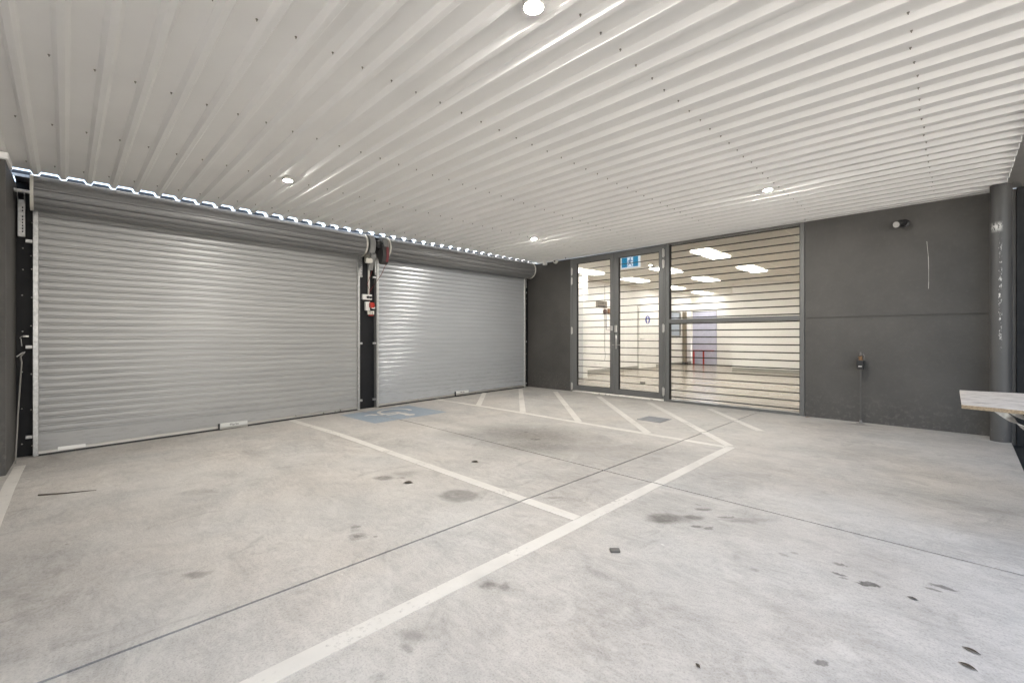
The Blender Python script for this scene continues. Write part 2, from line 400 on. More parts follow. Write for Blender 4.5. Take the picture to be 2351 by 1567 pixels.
def column_paint():
    m, n, b = new_mat('column_paint'); p = pos(n)
    c = ramp(n, noise(n, p, 3, 4).outputs[0], [(0.3, (.074,.072,.070)), (0.7, (.088,.086,.083))])
    sx = n.nodes.new('ShaderNodeSeparateXYZ'); n.links.new(p, sx.inputs[0])
    def band(axis, c0, w, soft=0.3):
        d = math_n(n, 'ABSOLUTE', math_n(n, 'SUBTRACT', sx.outputs[axis], c0))
        mr = n.nodes.new('ShaderNodeMapRange'); mr.inputs['From Min'].default_value = w*(1+soft); mr.inputs['From Max'].default_value = w*(1-soft)
        n.links.new(d, mr.inputs['Value']); return mr.outputs[0]
    chip_n = noise(n, scaled(n, p, 1, 1, 0.45), 55, 5, 0.7).outputs[0]
    # chips sit in a narrow vertical strip and in one patch where a strap rubbed the paint
    strip = math_n(n, 'MULTIPLY', band('X', 0.272, 0.012), band('Z', 1.62, 0.50))
    a = math_n(n, 'MULTIPLY', strip, ramp(n, chip_n, [(0.575, 0.0), (0.60, 1.0)]))
    patch = math_n(n, 'MULTIPLY', band('X', 0.248, 0.036), band('Z', 2.30, 0.035, 0.7))
    c2 = math_n(n, 'MULTIPLY', patch, ramp(n, chip_n, [(0.44, 0.0), (0.48, 1.0)]))
    low = math_n(n, 'MULTIPLY', band('Z', 0.16, 0.12), ramp(n, chip_n, [(0.68, 0.0), (0.71, 1.0)]))
    f = math_n(n, 'MAXIMUM', a, math_n(n, 'MAXIMUM', c2, low), True)
    n.links.new(mixc(n, f, c, (.62,.61,.58)), b.inputs['Base Color']); b.inputs['Roughness'].default_value = 0.5
    return m
M_COLUMN = column_paint()

# ------------------------------------------------------------------ floor shape
def sstep(a, b, x):
    t = max(0.0, min(1.0, (x-a)/(b-a))); return t*t*(3-2*t)
def fz(x, y):
    yy = min(max(y, -9.0), 7.4)
    z = 0.00089*x+0.0083*yy
    d = min(0.0, -0.058+0.009*(max(yy, -1.5)+0.29))
    return z+sstep(-4.9, -6.7, x)*d
JX, JY, JH = -2.135, 3.19, 0.0075           # saw cuts: across x at JX, across y at JY
def jx(y): return -2.165+0.0095*y            # the long cut is not quite square
floor = put('floor', None, kind='structure')
floor.empty_display_size = 0.1
bed = MB()
def sheet(mb, x0, x1, y0, y1, dz, nx, ny, skirt=0.0, xf0=None, xf1=None):
    b = len(mb.v)
    for j in range(ny+1):
        y = y0+(y1-y0)*j/ny; a0 = xf0(y) if xf0 else x0; a1 = xf1(y) if xf1 else x1
        for i in range(nx+1):
            x = a0+(a1-a0)*i/nx; mb.v.append((x, y, fz(x, y)+dz))
    w = nx+1
    for j in range(ny):
        for i in range(nx):
            mb.f.append((b+j*w+i, b+j*w+i+1, b+(j+1)*w+i+1, b+(j+1)*w+i))
    if skirt:
        loop = [i for i in range(w)]+[j*w+nx for j in range(1, ny+1)]+[ny*w+i for i in range(nx-1, -1, -1)]+[j*w for j in range(ny-1, 0, -1)]
        c = len(mb.v)
        for k in loop:
            v = mb.v[b+k]; mb.v.append((v[0], v[1], v[2]-skirt))
        L = len(loop)
        for k in range(L):
            j = (k+1) % L; mb.f.append((b+loop[k], b+loop[j], c+j, c+k))
EX = 0.352
sheet(bed, -6.85, EX-0.01, -3.8, 7.30, -0.0075, 30, 30)
obj('slab_bed', bed, M_JOINT, floor)
for (x0, x1, f0, f1) in ((-6.86, None, None, lambda y: jx(y)-JH), (None, EX, lambda y: jx(y)+JH, None)):
    for (y0, y1) in ((-3.8, JY-JH), (JY+JH, 7.32)):
        q = MB(); sheet(q, x0, x1, y0, y1, 0.0, 26, 26, 0.10, f0, f1)
        obj('slab', q, M_CONC, floor)
# painted lines lie 3 mm proud of the slabs and stop at the saw cuts
def line(p0, p1, w, name='painted_line', mat=M_LINE):
    p0 = Vector(p0); p1 = Vector(p1); d = (p1-p0); L = d.length; d.normalize(); nrm = Vector((-d.y, d.x))*w/2
    cuts = [0.0, L]
    gap = 0.0155
    segs = []
    ts = []
    g0 = p0.x-jx(p0.y); g1 = p1.x-jx(p1.y)
    if g0*g1 < 0: ts.append((L*g0/(g0-g1), gap/max(0.3, abs(d.x))/2))
    if (p0.y-JY)*(p1.y-JY) < 0: ts.append((L*(JY-p0.y)/(p1.y-p0.y), gap/max(0.3, abs(d.y))/2))
    ts.sort(); a = 0.0
    for t, g in ts: segs.append((a, t-g)); a = t+g
    segs.append((a, L))
    for a, b_ in segs:
        m = MB(); n = max(2, int((b_-a)/0.25)); top = []
        for k in range(n+1):
            t = a+(b_-a)*k/n
            wob = 1.0+0.03*math.sin(t*9.0+p0.x*7)
            for s in (-1, 1):
                q = p0+d*t+nrm*s*wob; m.v.append((q.x, q.y, fz(q.x, q.y)+0.003))
            for s in (-1, 1):
                q = p0+d*t+nrm*s*wob; m.v.append((q.x, q.y, fz(q.x, q.y)-0.004))
        for k in range(n):
            o = 4*k; m.f += [(o, o+4, o+5, o+1), (o, o+2, o+6, o+4), (o+1, o+5, o+7, o+3)]
        m.f += [(0, 1, 3, 2), (4*n, 4*n+2, 4*n+3, 4*n+1)]
        obj(name, m, mat, floor)
LW = 0.086
line((-1.645, -3.5), (-1.645, 4.735), LW)
line((-6.66, 2.19), (-1.692, 2.238), LW)
line((-6.70, 4.69), (-1.692, 4.692), LW)
for a, b_ in (((-5.54,4.685),(-6.70,5.83)), ((-4.575,4.735),(-6.58,6.74)), ((-3.55,4.735),(-5.75,6.89)), ((-2.56,4.735),(-4.72,6.90)), ((-1.665,4.76),(-3.72,6.89)), ((-1.67,5.745),(-2.735,6.92))):
    line(a, b_, 0.088)
line((-6.20, -0.36), (-3.0, -0.355), 0.074)
# blue access square and its white wheelchair figure, read when driving in through the door (up = +x, right = -y)
sq = MB()
sheet(sq, -6.50, -5.435, 2.82, JY-0.008, 0.0025, 8, 4)
sheet(sq, -6.50, -5.435, JY+0.008, 3.985, 0.0025, 8, 6)
sq_o = obj('access_symbol', sq, M_BLUE, floor)
fig = MB()
def fpoly(pts):                      # pts in (x, y) world, laid 6 mm above the slab; skipped across the saw cut
    fig.flat([(x, y, fz(x, y)+0.0055) for x, y in pts])
def fbar(a, b_, w):
    a = Vector(a); b_ = Vector(b_); d = (b_-a).normalized(); q = Vector((-d.y, d.x))*w/2
    fpoly([tuple(a-q), tuple(b_-q), tuple(b_+q), tuple(a+q)])
HC = (-5.66, 3.49)
fpoly([(HC[0]+.075*math.cos(t*PI/8), HC[1]+.075*math.sin(t*PI/8)) for t in range(16)])
fbar((-5.73, 3.485), (-6.05, 3.475), 0.085)            # trunk
fbar((-5.90, 3.45), (-5.90, 3.25), 0.055)              # arm
fbar((-6.02, 3.44), (-6.02, 3.205), 0.075)             # thigh
fbar((-6.02, 3.165), (-6.16, 3.115), 0.07)             # shin, beyond the saw cut
fbar((-6.15, 3.13), (-6.12, 3.02), 0.05)               # foot
WC, WR = (-6.13, 3.51), 0.235
for k in range(22):
    a0 = math.radians(62+k*10.5); a1 = math.radians(62+(k+1)*10.5)
    fpoly([(WC[0]+r*math.cos(a), WC[1]+r*math.sin(a)) for r, a in ((WR-.028, a0), (WR+.028, a0), (WR+.028, a1), (WR-.028, a1))])
obj('wheelchair_figure', fig, M_LINE, sq_o)
# ground around the building, lower than the slab
g = MB(); g.box(-400, 400, -400, 400, -0.40, -0.295); ground = obj('ground', g, plain('pale_paving', (.57,.55,.515), .8, 0, .15, 3.0), kind='structure')
g = MB(); g.box(EX+0.004, 5.0, -3.4, 7.40, -0.29, -0.008); obj('side_driveway', g, M_ASPH, kind='structure')

q = MB(); q.box(8.0, 8.3, -16, 16, -0.29, 4.2); obj('bounce_wall', q, plain('pale_render', (.62,.60,.57), .8, 0, .1, 2.0), label='pale wall added across the driveway to bounce daylight, out of view', cat='wall')  # added out of view to block low sky and bounce sunlight
# ------------------------------------------------------------------ back wall (two dark rendered pieces)
BY = 7.186
ROOF = 0.0093                                 # the sheeting is turned by half a degree
def bwall(x0, x1, label, groove, z_groove):
    t = thing('rendered_wall', label, 'wall', (0, 0, 0))
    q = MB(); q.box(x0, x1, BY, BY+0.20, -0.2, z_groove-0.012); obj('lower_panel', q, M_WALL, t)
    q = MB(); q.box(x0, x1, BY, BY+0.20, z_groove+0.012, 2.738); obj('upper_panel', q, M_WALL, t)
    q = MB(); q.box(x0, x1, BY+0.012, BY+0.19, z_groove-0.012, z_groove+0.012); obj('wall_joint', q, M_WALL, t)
    return t
bwall(-6.95, -5.602, 'narrow dark grey rendered wall between the roller door corner and glass door', True, 1.375)
bw2 = bwall(-1.532, 0.40, 'wide dark grey rendered wall with a spotlight, right of the barred window', True, 1.405)
scr = MB()
pts = [(-.30,2.28),(-.296,2.22),(-.287,2.10),(-.284,1.95),(-.284,1.80),(-.286,1.72)]
for (xa, za), (xb, zb) in zip(pts, pts[1:]):
    w = 0.0035*random.uniform(.5, 1.1)
    scr.prism([(xa-w, za), (xa+w, za), (xb+w*.8, zb), (xb-w*.8, zb)], 'y', BY-0.001, BY+0.002)
obj('paint_scratch', scr, plain('bare_scratch', (.42,.41,.38), 0.8), bw2)
# black unlit wall past the column, with a pale fascia above it
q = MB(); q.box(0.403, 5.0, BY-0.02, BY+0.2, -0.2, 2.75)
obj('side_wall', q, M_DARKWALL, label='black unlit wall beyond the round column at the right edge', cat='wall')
q = MB(); q.box(0.403, 5.0, BY-0.015, BY+0.2, 2.752, 3.30)
obj('fascia_board', q, M_ROOF, label='pale fascia board above the black wall behind the column', cat='fascia')
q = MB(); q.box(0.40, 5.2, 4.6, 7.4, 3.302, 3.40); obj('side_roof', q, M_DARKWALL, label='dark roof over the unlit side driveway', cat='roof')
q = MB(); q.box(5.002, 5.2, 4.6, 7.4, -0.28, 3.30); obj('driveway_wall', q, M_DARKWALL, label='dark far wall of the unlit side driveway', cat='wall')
q = MB(); q.box(-5.77, 0.45, -3.60, -3.42, -0.28, 2.735); obj('rear_blocking_wall', q, M_WALL, label='dark grey wall added behind the camera to keep daylight out', cat='wall')  # added out of view to shut off light from the rear
q = MB(); q.box(0.3855, 0.56, -3.39, 7.16, 2.7415, 2.98); q.box(0.40, 0.43, -3.39, 7.16, 2.981, 3.34); obj('edge_beam', q, plain('beam_paint', (.40,.39,.37), .5), rot=(0, 0, ROOF), label='pale steel edge beam above the open side of the carport', cat='beam')

# ------------------------------------------------------------------ left wall block, roller wall
q = MB()
q.box(-9.0, -5.772, -9.0, -0.418, -0.29, 2.70)
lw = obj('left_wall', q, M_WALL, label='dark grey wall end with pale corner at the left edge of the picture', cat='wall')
q = MB(); q.rbox(-6.10, -5.735, -0.9, -0.40, 2.67, 2.728, 0.006); q.rbox(-5.80, -5.70, -3.0, -0.47, 2.66, 2.715, 0.006)
obj('wall_capping', q, M_ROOF, lw)
q = MB(); q.box(-5.771, -5.7695, -0.50, -0.470, 1.29, 1.30); obj('paint_chip', q, M_WHITE, lw)
WX = -6.785                                   # inner face of the black cladding
def black_piece(x1, y0, y1, z1, label, name='cladding_pier'):
    q = MB(); q.box(WX-0.17, x1, y0, y1, -0.25, z1)
    return obj(name, q, M_BLACK, label=label, cat='pier')
pierL = black_piece(WX+0.05, -0.425, -0.262, 2.62, 'black clad pier beside the left edge of the wide roller door')
pierM = black_piece(WX, 3.20, 3.585, 2.62, 'black clad pier between the two roller doors with sockets on it')
pierR = black_piece(WX, 7.02, 7.184, 2.62, 'thin black clad strip in the corner right of the smaller roller door')
for p, yy in ((pierL, -0.372), (pierL, -0.31), (pierR, 7.12)):
    for z in (0.07, 0.42, 0.80, 1.24, 1.55, 1.86, 2.02, 2.35):
        z += random.uniform(-.04, .04); q = MB()
        q.lathe([(0.007, 0), (0.006, 0.006), (0.003, 0.008)], ((WX+0.05 if p is pierL else WX), yy+random.uniform(-.006, .006), z), 'x', 8)
        sc = obj('screw_head', q, M_SILV, p)
q = MB(); q.box(WX-0.16, WX-0.01, -0.425, 7.184, 2.622, 2.802)
obj('lintel_beam', q, M_BLACK, label='black lintel beam running above both roller doors', cat='beam')

# roof frame: the sheeting is half a degree out of square with the walls
PITCH, RB0 = 0.1902, -0.018                   # rib pitch and first rib on the line x = 0
PAN, RIB = 2.775, 2.739                       # level of the pans, level of the rib undersides
def rib_profile(y0, n, dz=0.0):
    pr = [(y0-PITCH/2, PAN+dz)]
    for k in range(n):
        c = y0+k*PITCH
        pr += [(c-0.037, PAN+dz), (c-0.0345, PAN-0.003+dz), (c-0.0175, RIB+0.002+dz), (c-0.0145, RIB+dz), (c+0.0145, RIB+dz), (c+0.0175, RIB+0.002+dz), (c+0.0345, PAN-0.003+dz), (c+0.037, PAN+dz)]
        if k < n-1: pr += [(c+PITCH/2-0.03, PAN+dz), (c+PITCH/2-0.027, PAN-0.002+dz), (c+PITCH/2-0.022, PAN+dz)][:0]
    pr.append((y0+(n-1)*PITCH+PITCH/2, PAN+dz))
    return pr
roof = thing('carport_roof', 'white ribbed steel roof sheeting over the whole carport', 'roof', (0, 0, 0), ROOF)
sheet_mesh = None
XE = -6.385
ks = list(range(-18, 38, 4))
for i, k in enumerate(ks):
    if sheet_mesh is None:
        q = MB(); q.strip(rib_profile(0.0, 4), 'x', [XE, -4.2, -2.0, 0.385], (0.0, 0.0012)); sheet_mesh = q.mesh('roof_sheet', M_ROOF)
    if k > 33:
        n = 5; q = MB(); q.strip(rib_profile(0.0, n), 'x', [XE, -2.0, 0.385], (0.0, 0.0012)); me = q.mesh('roof_sheet', M_ROOF)
    else: me = sheet_mesh
    put('roof_sheet', me, roof, loc=(0, RB0+k*PITCH, 0.0006*(i % 2)))
q = MB()
for xr in (-6.07, -4.885, -3.70, -2.525, -1.345, -0.17):
    for k in range(-16, 37):
        y = RB0+k*PITCH-0.052+random.uniform(-.006, .006); x = xr+random.uniform(-.008, .008)
        q.lathe([(0.0065, 0.001), (0.006, -0.003), (0.0035, -0.005), (0.0022, -0.012)], (x, y, PAN), 'z', 7)
obj('roof_screws', q, plain('grey_screw', (.22,.205,.18), 0.55, 0.2), roof, kind='stuff')
# closure strip cut to the rib shape just outside the sheet ends: daylight shows through the slit above it
pr = rib_profile(RB0-3*PITCH, 41, 0.010)
q = MB(); q.prism([(pr[0][0], 2.735)]+pr+[(pr[-1][0], 2.735)], 'x', XE-0.125, XE-0.105)
clos = obj('closure_strip', q, plain('dark_closure', (.022,.024,.03), 0.5), label='dark rib shaped closure strip under the roof edge, daylight above it', cat='flashing', rot=(0, 0, ROOF))
q = MB(); q.box(-6.95, -6.30, -0.6, 7.3, 3.06, 3.09); q.box(-6.98, -6.951, -0.6, 7.3, 3.06, 3.16); obj('sunshade_board', q, M_ROOF, label='pale eaves board added outside to keep sun out of the roof slit, unseen', cat='sunshade')  # added out of view to keep sun out of the slit below
q = MB(); q.box(-6.797, -6.53, -0.42, 7.18, 2.7365, 2.7405); obj('light_stop_plate', q, M_BLACK, label='black plate added behind the door drums to keep daylight out', cat='flashing')  # added behind the drums to stop daylight leaking in
q = MB(); q.prism([(XE-0.100, 2.748), (XE-0.140, 2.748), (XE-0.140, 2.742), (XE-0.106, 2.742), (XE-0.106, 2.722), (XE-0.100, 2.722)], 'y', -0.41, 7.05)
obj('angle_flashing', q, M_GALV, label='thin bright steel angle flashing along the top of both door drums', cat='flashing', rot=(0, 0, ROOF))
# pale trim where the roof meets the back wall
for a, b_, lab in ((-6.30, -5.63, 'short length of white ceiling trim above the narrow wall in the corner'), (-5.61, -4.60, 'length of white ceiling trim above the left glass door leaf'), (-4.59, -1.52, 'long white ceiling trim above the right door leaf and window'), (-1.505, 0.36, 'white ceiling trim above the wide dark wall')):
    q = MB(); q.prism([(BY-0.001, 2.744), (BY-0.075, 2.744), (BY-0.079, 2.748), (BY-0.079, 2.772), (BY-0.001, 2.772)], 'x', a, b_)
    obj('ceiling_trim', q, M_ROOF, label=lab, cat='trim', group='white ceiling trims along the back wall')

# ------------------------------------------------------------------ roller doors
SP = 0.0743
def slat_mesh(L, mat):
    pr = [(-.016, 0.0), (-.016, .0046), (.0000, .0052), (.0013, .008), (.0013, .0160), (-.0012, .0180), (-.0012, .0198), (.0013, .0218), (.0024, .035), (.0027, .048), (.0024, .062), (.0013, .0710), (.0000, .0737), (-.016, SP)]
    q = MB(); q.strip(pr, 'y', [0, L*0.33, L*0.67, L], (-0.004, 0.0)); return q.mesh('slat', mat, 60)
def roller_door(label, origin, rotz, L, z0, nsl, ztop, drum0, drum1, fl, right_bracket, mat):
    """local frame: y along the curtain from 0 to L, x towards the carport, z world height"""
    t = thing('roller_door', label, 'roller door', origin, rotz, 'grey roller doors in the side wall')
    me = slat_mesh(L, mat)
    for k in range(nsl):
        put('slat', me, t, loc=(random.uniform(-.0006, .0006), 0, z0+k*SP))
    # tapered bottom plate following the fall of the floor
    n = 14; q = MB()
    zb = [fl(L*i/n)+0.022 for i in range(n+1)]
    for i in range(n+1):
        y = L*i/n
        q.v += [(.004, y, zb[i]), (.004, y, z0-.0006), (-.024, y, z0-.0006), (-.024, y, zb[i])]
    for i in range(n):
        o = 4*i; q.f += [(o, o+4, o+5, o+1), (o+1, o+5, o+6, o+2), (o+2, o+6, o+7, o+3), (o+3, o+7, o+4, o)]
    q.f += [(0, 1, 2, 3), (4*n+3, 4*n+2, 4*n+1, 4*n)]
    obj('bottom_plate', q, mat, t)
    q = MB()
    for i in range(n+1):
        y = L*i/n
        q.v += [(.012, y, zb[i]), (.012, y, zb[i]+.026), (.0055, y, zb[i]+.032), (.0055, y, zb[i])]
    for i in range(n):
        o = 4*i; q.f += [(o, o+4, o+5, o+1), (o+1, o+5, o+6, o+2), (o+2, o+6, o+7, o+3), (o+3, o+7, o+4, o)]
    q.f += [(0, 1, 2, 3), (4*n+3, 4*n+2, 4*n+1, 4*n)]
    obj('bottom_rail', q, M_SILV, t)
    q = MB()
    for i in range(n+1):
        y = L*i/n
        q.v += [(.009, y, zb[i]-.030), (.009, y, zb[i]-.001), (-.012, y, zb[i]-.001), (-.012, y, zb[i]-.030)]
    for i in range(n):
        o = 4*i; q.f += [(o, o+4, o+5, o+1), (o+1, o+5, o+6, o+2), (o+2, o+6, o+7, o+3), (o+3, o+7, o+4, o)]
    q.f += [(0, 1, 2, 3), (4*n+3, 4*n+2, 4*n+1, 4*n)]
    obj('rubber_seal', q, M_BLK2, t)
    # guides: galvanised channels with fixing tabs
    for s, y in ((-1, 0.0), (1, L)):
        ya, yb = (y-0.028, y+0.012) if s < 0 else (y-0.012, y+0.028)
        zf = fl(min(max(y, 0), L))+0.005
        q = MB(); q.rbox(-.026, .022, ya, yb, zf, ztop, 0.003); q.box(-.135, -.0265, ya+.002, yb-.002, zf, ztop+.12)  # rear box added to stop sun leaking past the guide
        gd = obj('guide_channel', q, M_GALV, t)
        q = MB()
        for z in (0.14, 1.05, 2.12):
            a, b_ = (ya-0.05, ya-0.001) if s < 0 else (yb+0.001, yb+0.05)
            q.rbox(-.035, .006, a, b_, z-.016, z+.016, 0.002)
        obj('fixing_tab', q, M_GALV, gd)
    # drum: rolled curtain of the darker outer face, grooves every slat
    R, cx, cz = 0.168, 0.172, 2.577
    nn = 14; prof = []
    for k in range(nn):
        a0 = 2*PI*k/nn; w = 2*PI/nn
        for f_, r in ((0.0, R-.030), (.09, R-.030), (.10, R-.001), (.25, R+.001), (.27, R-.008), (.32, R-.008), (.35, R+.001), (.66, R+.002), (.99, R)):
            prof.append((cx+r*math.cos(a0+w*f_), cz+r*math.sin(a0+w*f_)))
    q = MB(); q.prism(prof, 'y', drum0, drum1)
    dr = obj('drum', q, M_DRUM, t)
    for ye in (drum0, drum1):
        q = MB(); q.lathe([(R-.02, -.012), (R+.008, -.012), (R+.008, .012), (R-.02, .012)], (cx, ye, cz), 'y', 48)
        obj('end_ring', q, M_CREAM, dr)
    q = MB(); q.tube([(cx, drum0-.12, cz), (cx, drum1+.10, cz)], 0.017, 12); obj('axle', q, M_GALV, t)
    # slotted support brackets below each end of the axle
    for ye, tall in ((drum0-.075, 0.40), (drum1+.06, right_bracket)):
        if not tall: continue
        q = MB(); q.rbox(-.02, .012, ye-.026, ye+.026, cz-.02-tall, cz-.05, 0.003)
        q.prism([(-.02, cz-.09), (.012, cz-.09), (cx+.03, cz-.03), (cx+.03, cz+.01), (cx-.03, cz+.01)], 'y', ye-.026, ye-.020)
        q.prism([(-.02, cz-.09), (.012, cz-.09), (cx+.03, cz-.03), (cx+.03, cz+.01), (cx-.03, cz+.01)], 'y', ye+.020, ye+.026)
        br = obj('support_bracket', q, M_GALV, t)
        q = MB()
        for k in range(9):
            z = cz-.13-(tall-.13)*k/9.0
            if k in (2,): continue
            q.rbox(.0105, .0135, ye+.003, ye+.013, z-.009, z+.009, 0.001)
        obj('bracket_slots', q, M_BLK2, br)
    return t
# left door: curtain swings a degree and a half off the wall line
rz1 = math.radians(1.6)
o1 = Vector((-6.635, -0.27, 0))
L1 = 3.475
def world1(y): return (o1.x-math.sin(rz1)*y, o1.y+math.cos(rz1)*y)
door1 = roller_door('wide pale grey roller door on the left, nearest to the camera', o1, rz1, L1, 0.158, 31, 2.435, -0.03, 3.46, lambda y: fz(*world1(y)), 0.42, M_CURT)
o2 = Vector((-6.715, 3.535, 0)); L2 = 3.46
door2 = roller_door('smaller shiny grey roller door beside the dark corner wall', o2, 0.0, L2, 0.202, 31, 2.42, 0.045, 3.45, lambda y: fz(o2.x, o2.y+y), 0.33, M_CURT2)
# lift handles with a maker's sticker on the bottom rail
def handle(door, y, z, w, tilt):
    q = MB(); q.rbox(.013, .032, y, y+w, z, z+.052, 0.004)
    h = obj('lift_handle', q, plain('handle_silver', (.62,.62,.60), 0.35, 0.2), door)
    q = MB(); q.rbox(.013, .046, y-.006, y+w, z-.022, z-.008, 0.003); obj('lift_bar', q, M_SILV, h)
    q = MB(); q.rbox(.013, .040, y-.022, y-.008, z-.030, z+.050, 0.003); obj('latch_plate', q, M_BLK2, h)
    mw = Matrix.Translation((.0328, y+w*.5, z+.026)) @ Matrix(((0,0,1,0),(1,0,0,0),(0,1,0,0),(0,0,0,1)))
    lettering('lettering', 'Merlin', 0.040, M_PRINTB, h, mw)
handle(door1, 1.60, -0.004, 0.31, 0)
handle(door2, 1.58, 0.078, 0.30, 0)
q = MB(); q.rbox(.0125, .020, .15, .36, -.028, .006, 0.003); obj('rail_lock', q, M_WHITE, door1)
q = MB(); q.rbox(-.012, -.004, -.095, -.055, 1.150, 1.166, .002); q.tube([(-.006,-.075,1.158),(.004,-.10,1.158),(.004,-.115,1.145),(.004,-.108,1.128),(.004,-.103,1.06)], 0.004, 6)
obj('guide_hook', q, M_SILV, door1)

# ------------------------------------------------------------------ motor openers on the pier
def opener(label, y, side, big):
    t = thing('door_opener', label, 'motor opener', (-6.535, y, 2.577), 0, 'motor openers between the roller doors')
    R = 0.178; q = MB()
    pr = [(R*.55, -.035), (R-.012, -.045), (R, -.03), (R, .03), (R-.014, .045), (R*.55, .035)]
    q.lathe(pr, (0, 0, 0), 'y', 40)
    obj('drive_wheel_cover', q, M_GREYP, t, 40)
    if big:
        q = MB(); q.prism([(.06,-.14),(.13,-.12),(.165,-.16),(.13,-.23),(.09,-.30),(.055,-.385),(.03,-.385),(.035,-.30),(.0,-.23),(-.05,-.20)], 'y', -.03, .045)
        obj('motor_housing', q, M_GREYP, t)
        q = MB(); q.rbox(.07, .145, -.10, .0, -.29, -.215, 0.012); obj('light_cover', q, M_CREAM, t)
        q = MB(); q.lathe([(.035, -.10), (.05, -.08), (.05, .0), (.04, .03)], (.09, -.06, -.185), 'z', 16); obj('gear_case', q, M_BRASS if False else plain('brown_gear_case', (.12,.115,.095), .5), t, 40)
    else:
        q = MB()
        q.prism([(.02,.02),(.12,.05),(.19,-.02),(.20,-.16),(.17,-.25),(.12,-.285),(.07,-.27),(.03,-.17)], 'y', -.075, .028)
        obj('motor_housing', q, plain('dark_grey_housing', (.05,.05,.05), .4), t)
        q = MB(); q.prism([(.198,-.02),(.207,-.02),(.207,-.16),(.176,-.25),(.168,-.25),(.198,-.155)], 'y', -.02, .02)
        obj('red_release', q, plain('dull_red', (.16,.03,.035), .5), t)
        q = MB(); q.rbox(-.02, .12, -.14, -.07, -.04, .08, .01); obj('control_box', q, M_BLK2, t)
    return t
opener('light grey motor opener with cream cover at the wide door drum', 3.285, 1, True)
opener('dark motor opener with red release at the smaller door drum', 3.505, -1, False)
def cord(label, path, r, mat):
    q = MB(); q.tube(path, r, 6); return obj('release_cord', q, mat, label=label, cat='cord', group='red release cords hanging from the openers')
M_CORD = plain('red_cord', (.22,.03,.03), 0.7)
cord('red cord hanging straight down from the light grey opener', [(-6.50,3.33,2.19),(-6.60,3.34,2.10),(-6.70,3.35,2.00),(-6.745,3.39,1.95),(-6.755,3.42,1.905),(-6.755,3.41,1.84),(-6.755,3.41,1.72)], 0.0035, M_CORD)
cord('red cord slanting across the smaller door from the dark opener', [(-6.40,3.51,2.30),(-6.52,3.50,2.15),(-6.66,3.47,2.02),(-6.745,3.44,1.93),(-6.757,3.43,1.905)], 0.003, M_CORD)
q = MB(); q.rbox(WX+.001, WX+.022, 3.395, 3.425, 1.84, 2.33, 0.003)
obj('cable_conduit', q, M_CREAM, label='thin cream conduit running up the pier to the motor openers', cat='conduit')
t = thing('power_outlet', 'white double power outlet on the black pier', 'socket', (WX, 3.37, 1.795))
q = MB(); q.rbox(.001, .045, -.078, .082, -.043, .043, .005); obj('faceplate', q, M_WHITE, t)
for yy in (.005, .052):
    q = MB(); q.lathe([(.019, 0), (.019, .032), (.012, .036)], (.045, yy, -.002), 'x', 14); obj('plug', q, M_BLK2, t)
t = thing('switch_box', 'white switch box with a red and white plug below the outlet', 'switch', (WX, 3.395, 1.65))
q = MB(); q.rbox(.001, .05, -.055, .02, -.07, .07, .005); obj('box_body', q, M_WHITE, t)
q = MB(); q.prism([(.052,-.02),(.10,-.03),(.115,.02),(.085,.06),(.052,.05)], 'y', .0, .068); obj('red_cap', q, M_RED, t)
q = MB(); q.rbox(.052, .10, .03, .085, -.045, -.005, .008); obj('plug_body', q, M_WHITE, t)
for i in range(3):
    q = MB(); q.rbox(.01+.012*i, .045+.012*i, -.015+.036*i, .012+.036*i, -.135, -.075, .004); obj('remote_control', q, M_CREAM, t)
q = MB(); q.rbox(.02, .06, .0, .08, -.155, -.142, .003); obj('red_tag', q, M_RED, t)
# pull rod leaning in the left corner
q = MB(); q.tube([(-6.60,-.36,.985),(-6.58,-.378,.955),(-6.56,-.37,.90),(-6.40,-.385,.40),(-6.30,-.392,.05),(-6.29,-.394,-.05)], 0.0065, 7)
t = obj('pull_rod', q, plain('worn_grey_rod', (.23,.22,.20), .5, .4), label='thin grey door pull rod leaning against the black pier at left', cat='rod')
q = MB(); q.tube([(-6.60,-.36,.985),(-6.605,-.352,1.0),(-6.61,-.365,.995),(-6.60,-.395,.965),(-6.595,-.405,.955)], 0.006, 7); obj('rod_hook', q, M_SILV, t)

# ------------------------------------------------------------------ glass double door
FY0, FY1 = BY-0.012, BY+0.085
def frame_box(q, x0, x1, z0, z1, y0=FY0, y1=FY1): q.rbox(x0, x1, y0, y1, z0, z1, 0.003); return q
dd = thing('double_door', 'grey framed glass double door with horizontal security bars', 'glass door', (-4.58, BY, 0.06))
def L(o): o.matrix_parent_inverse = dd.matrix_basis.inverted(); return o
def dobj(name, q, mat, par, smooth=False, **k):
    o = put(name, q.mesh(name, mat, smooth), par, **k)
    return o
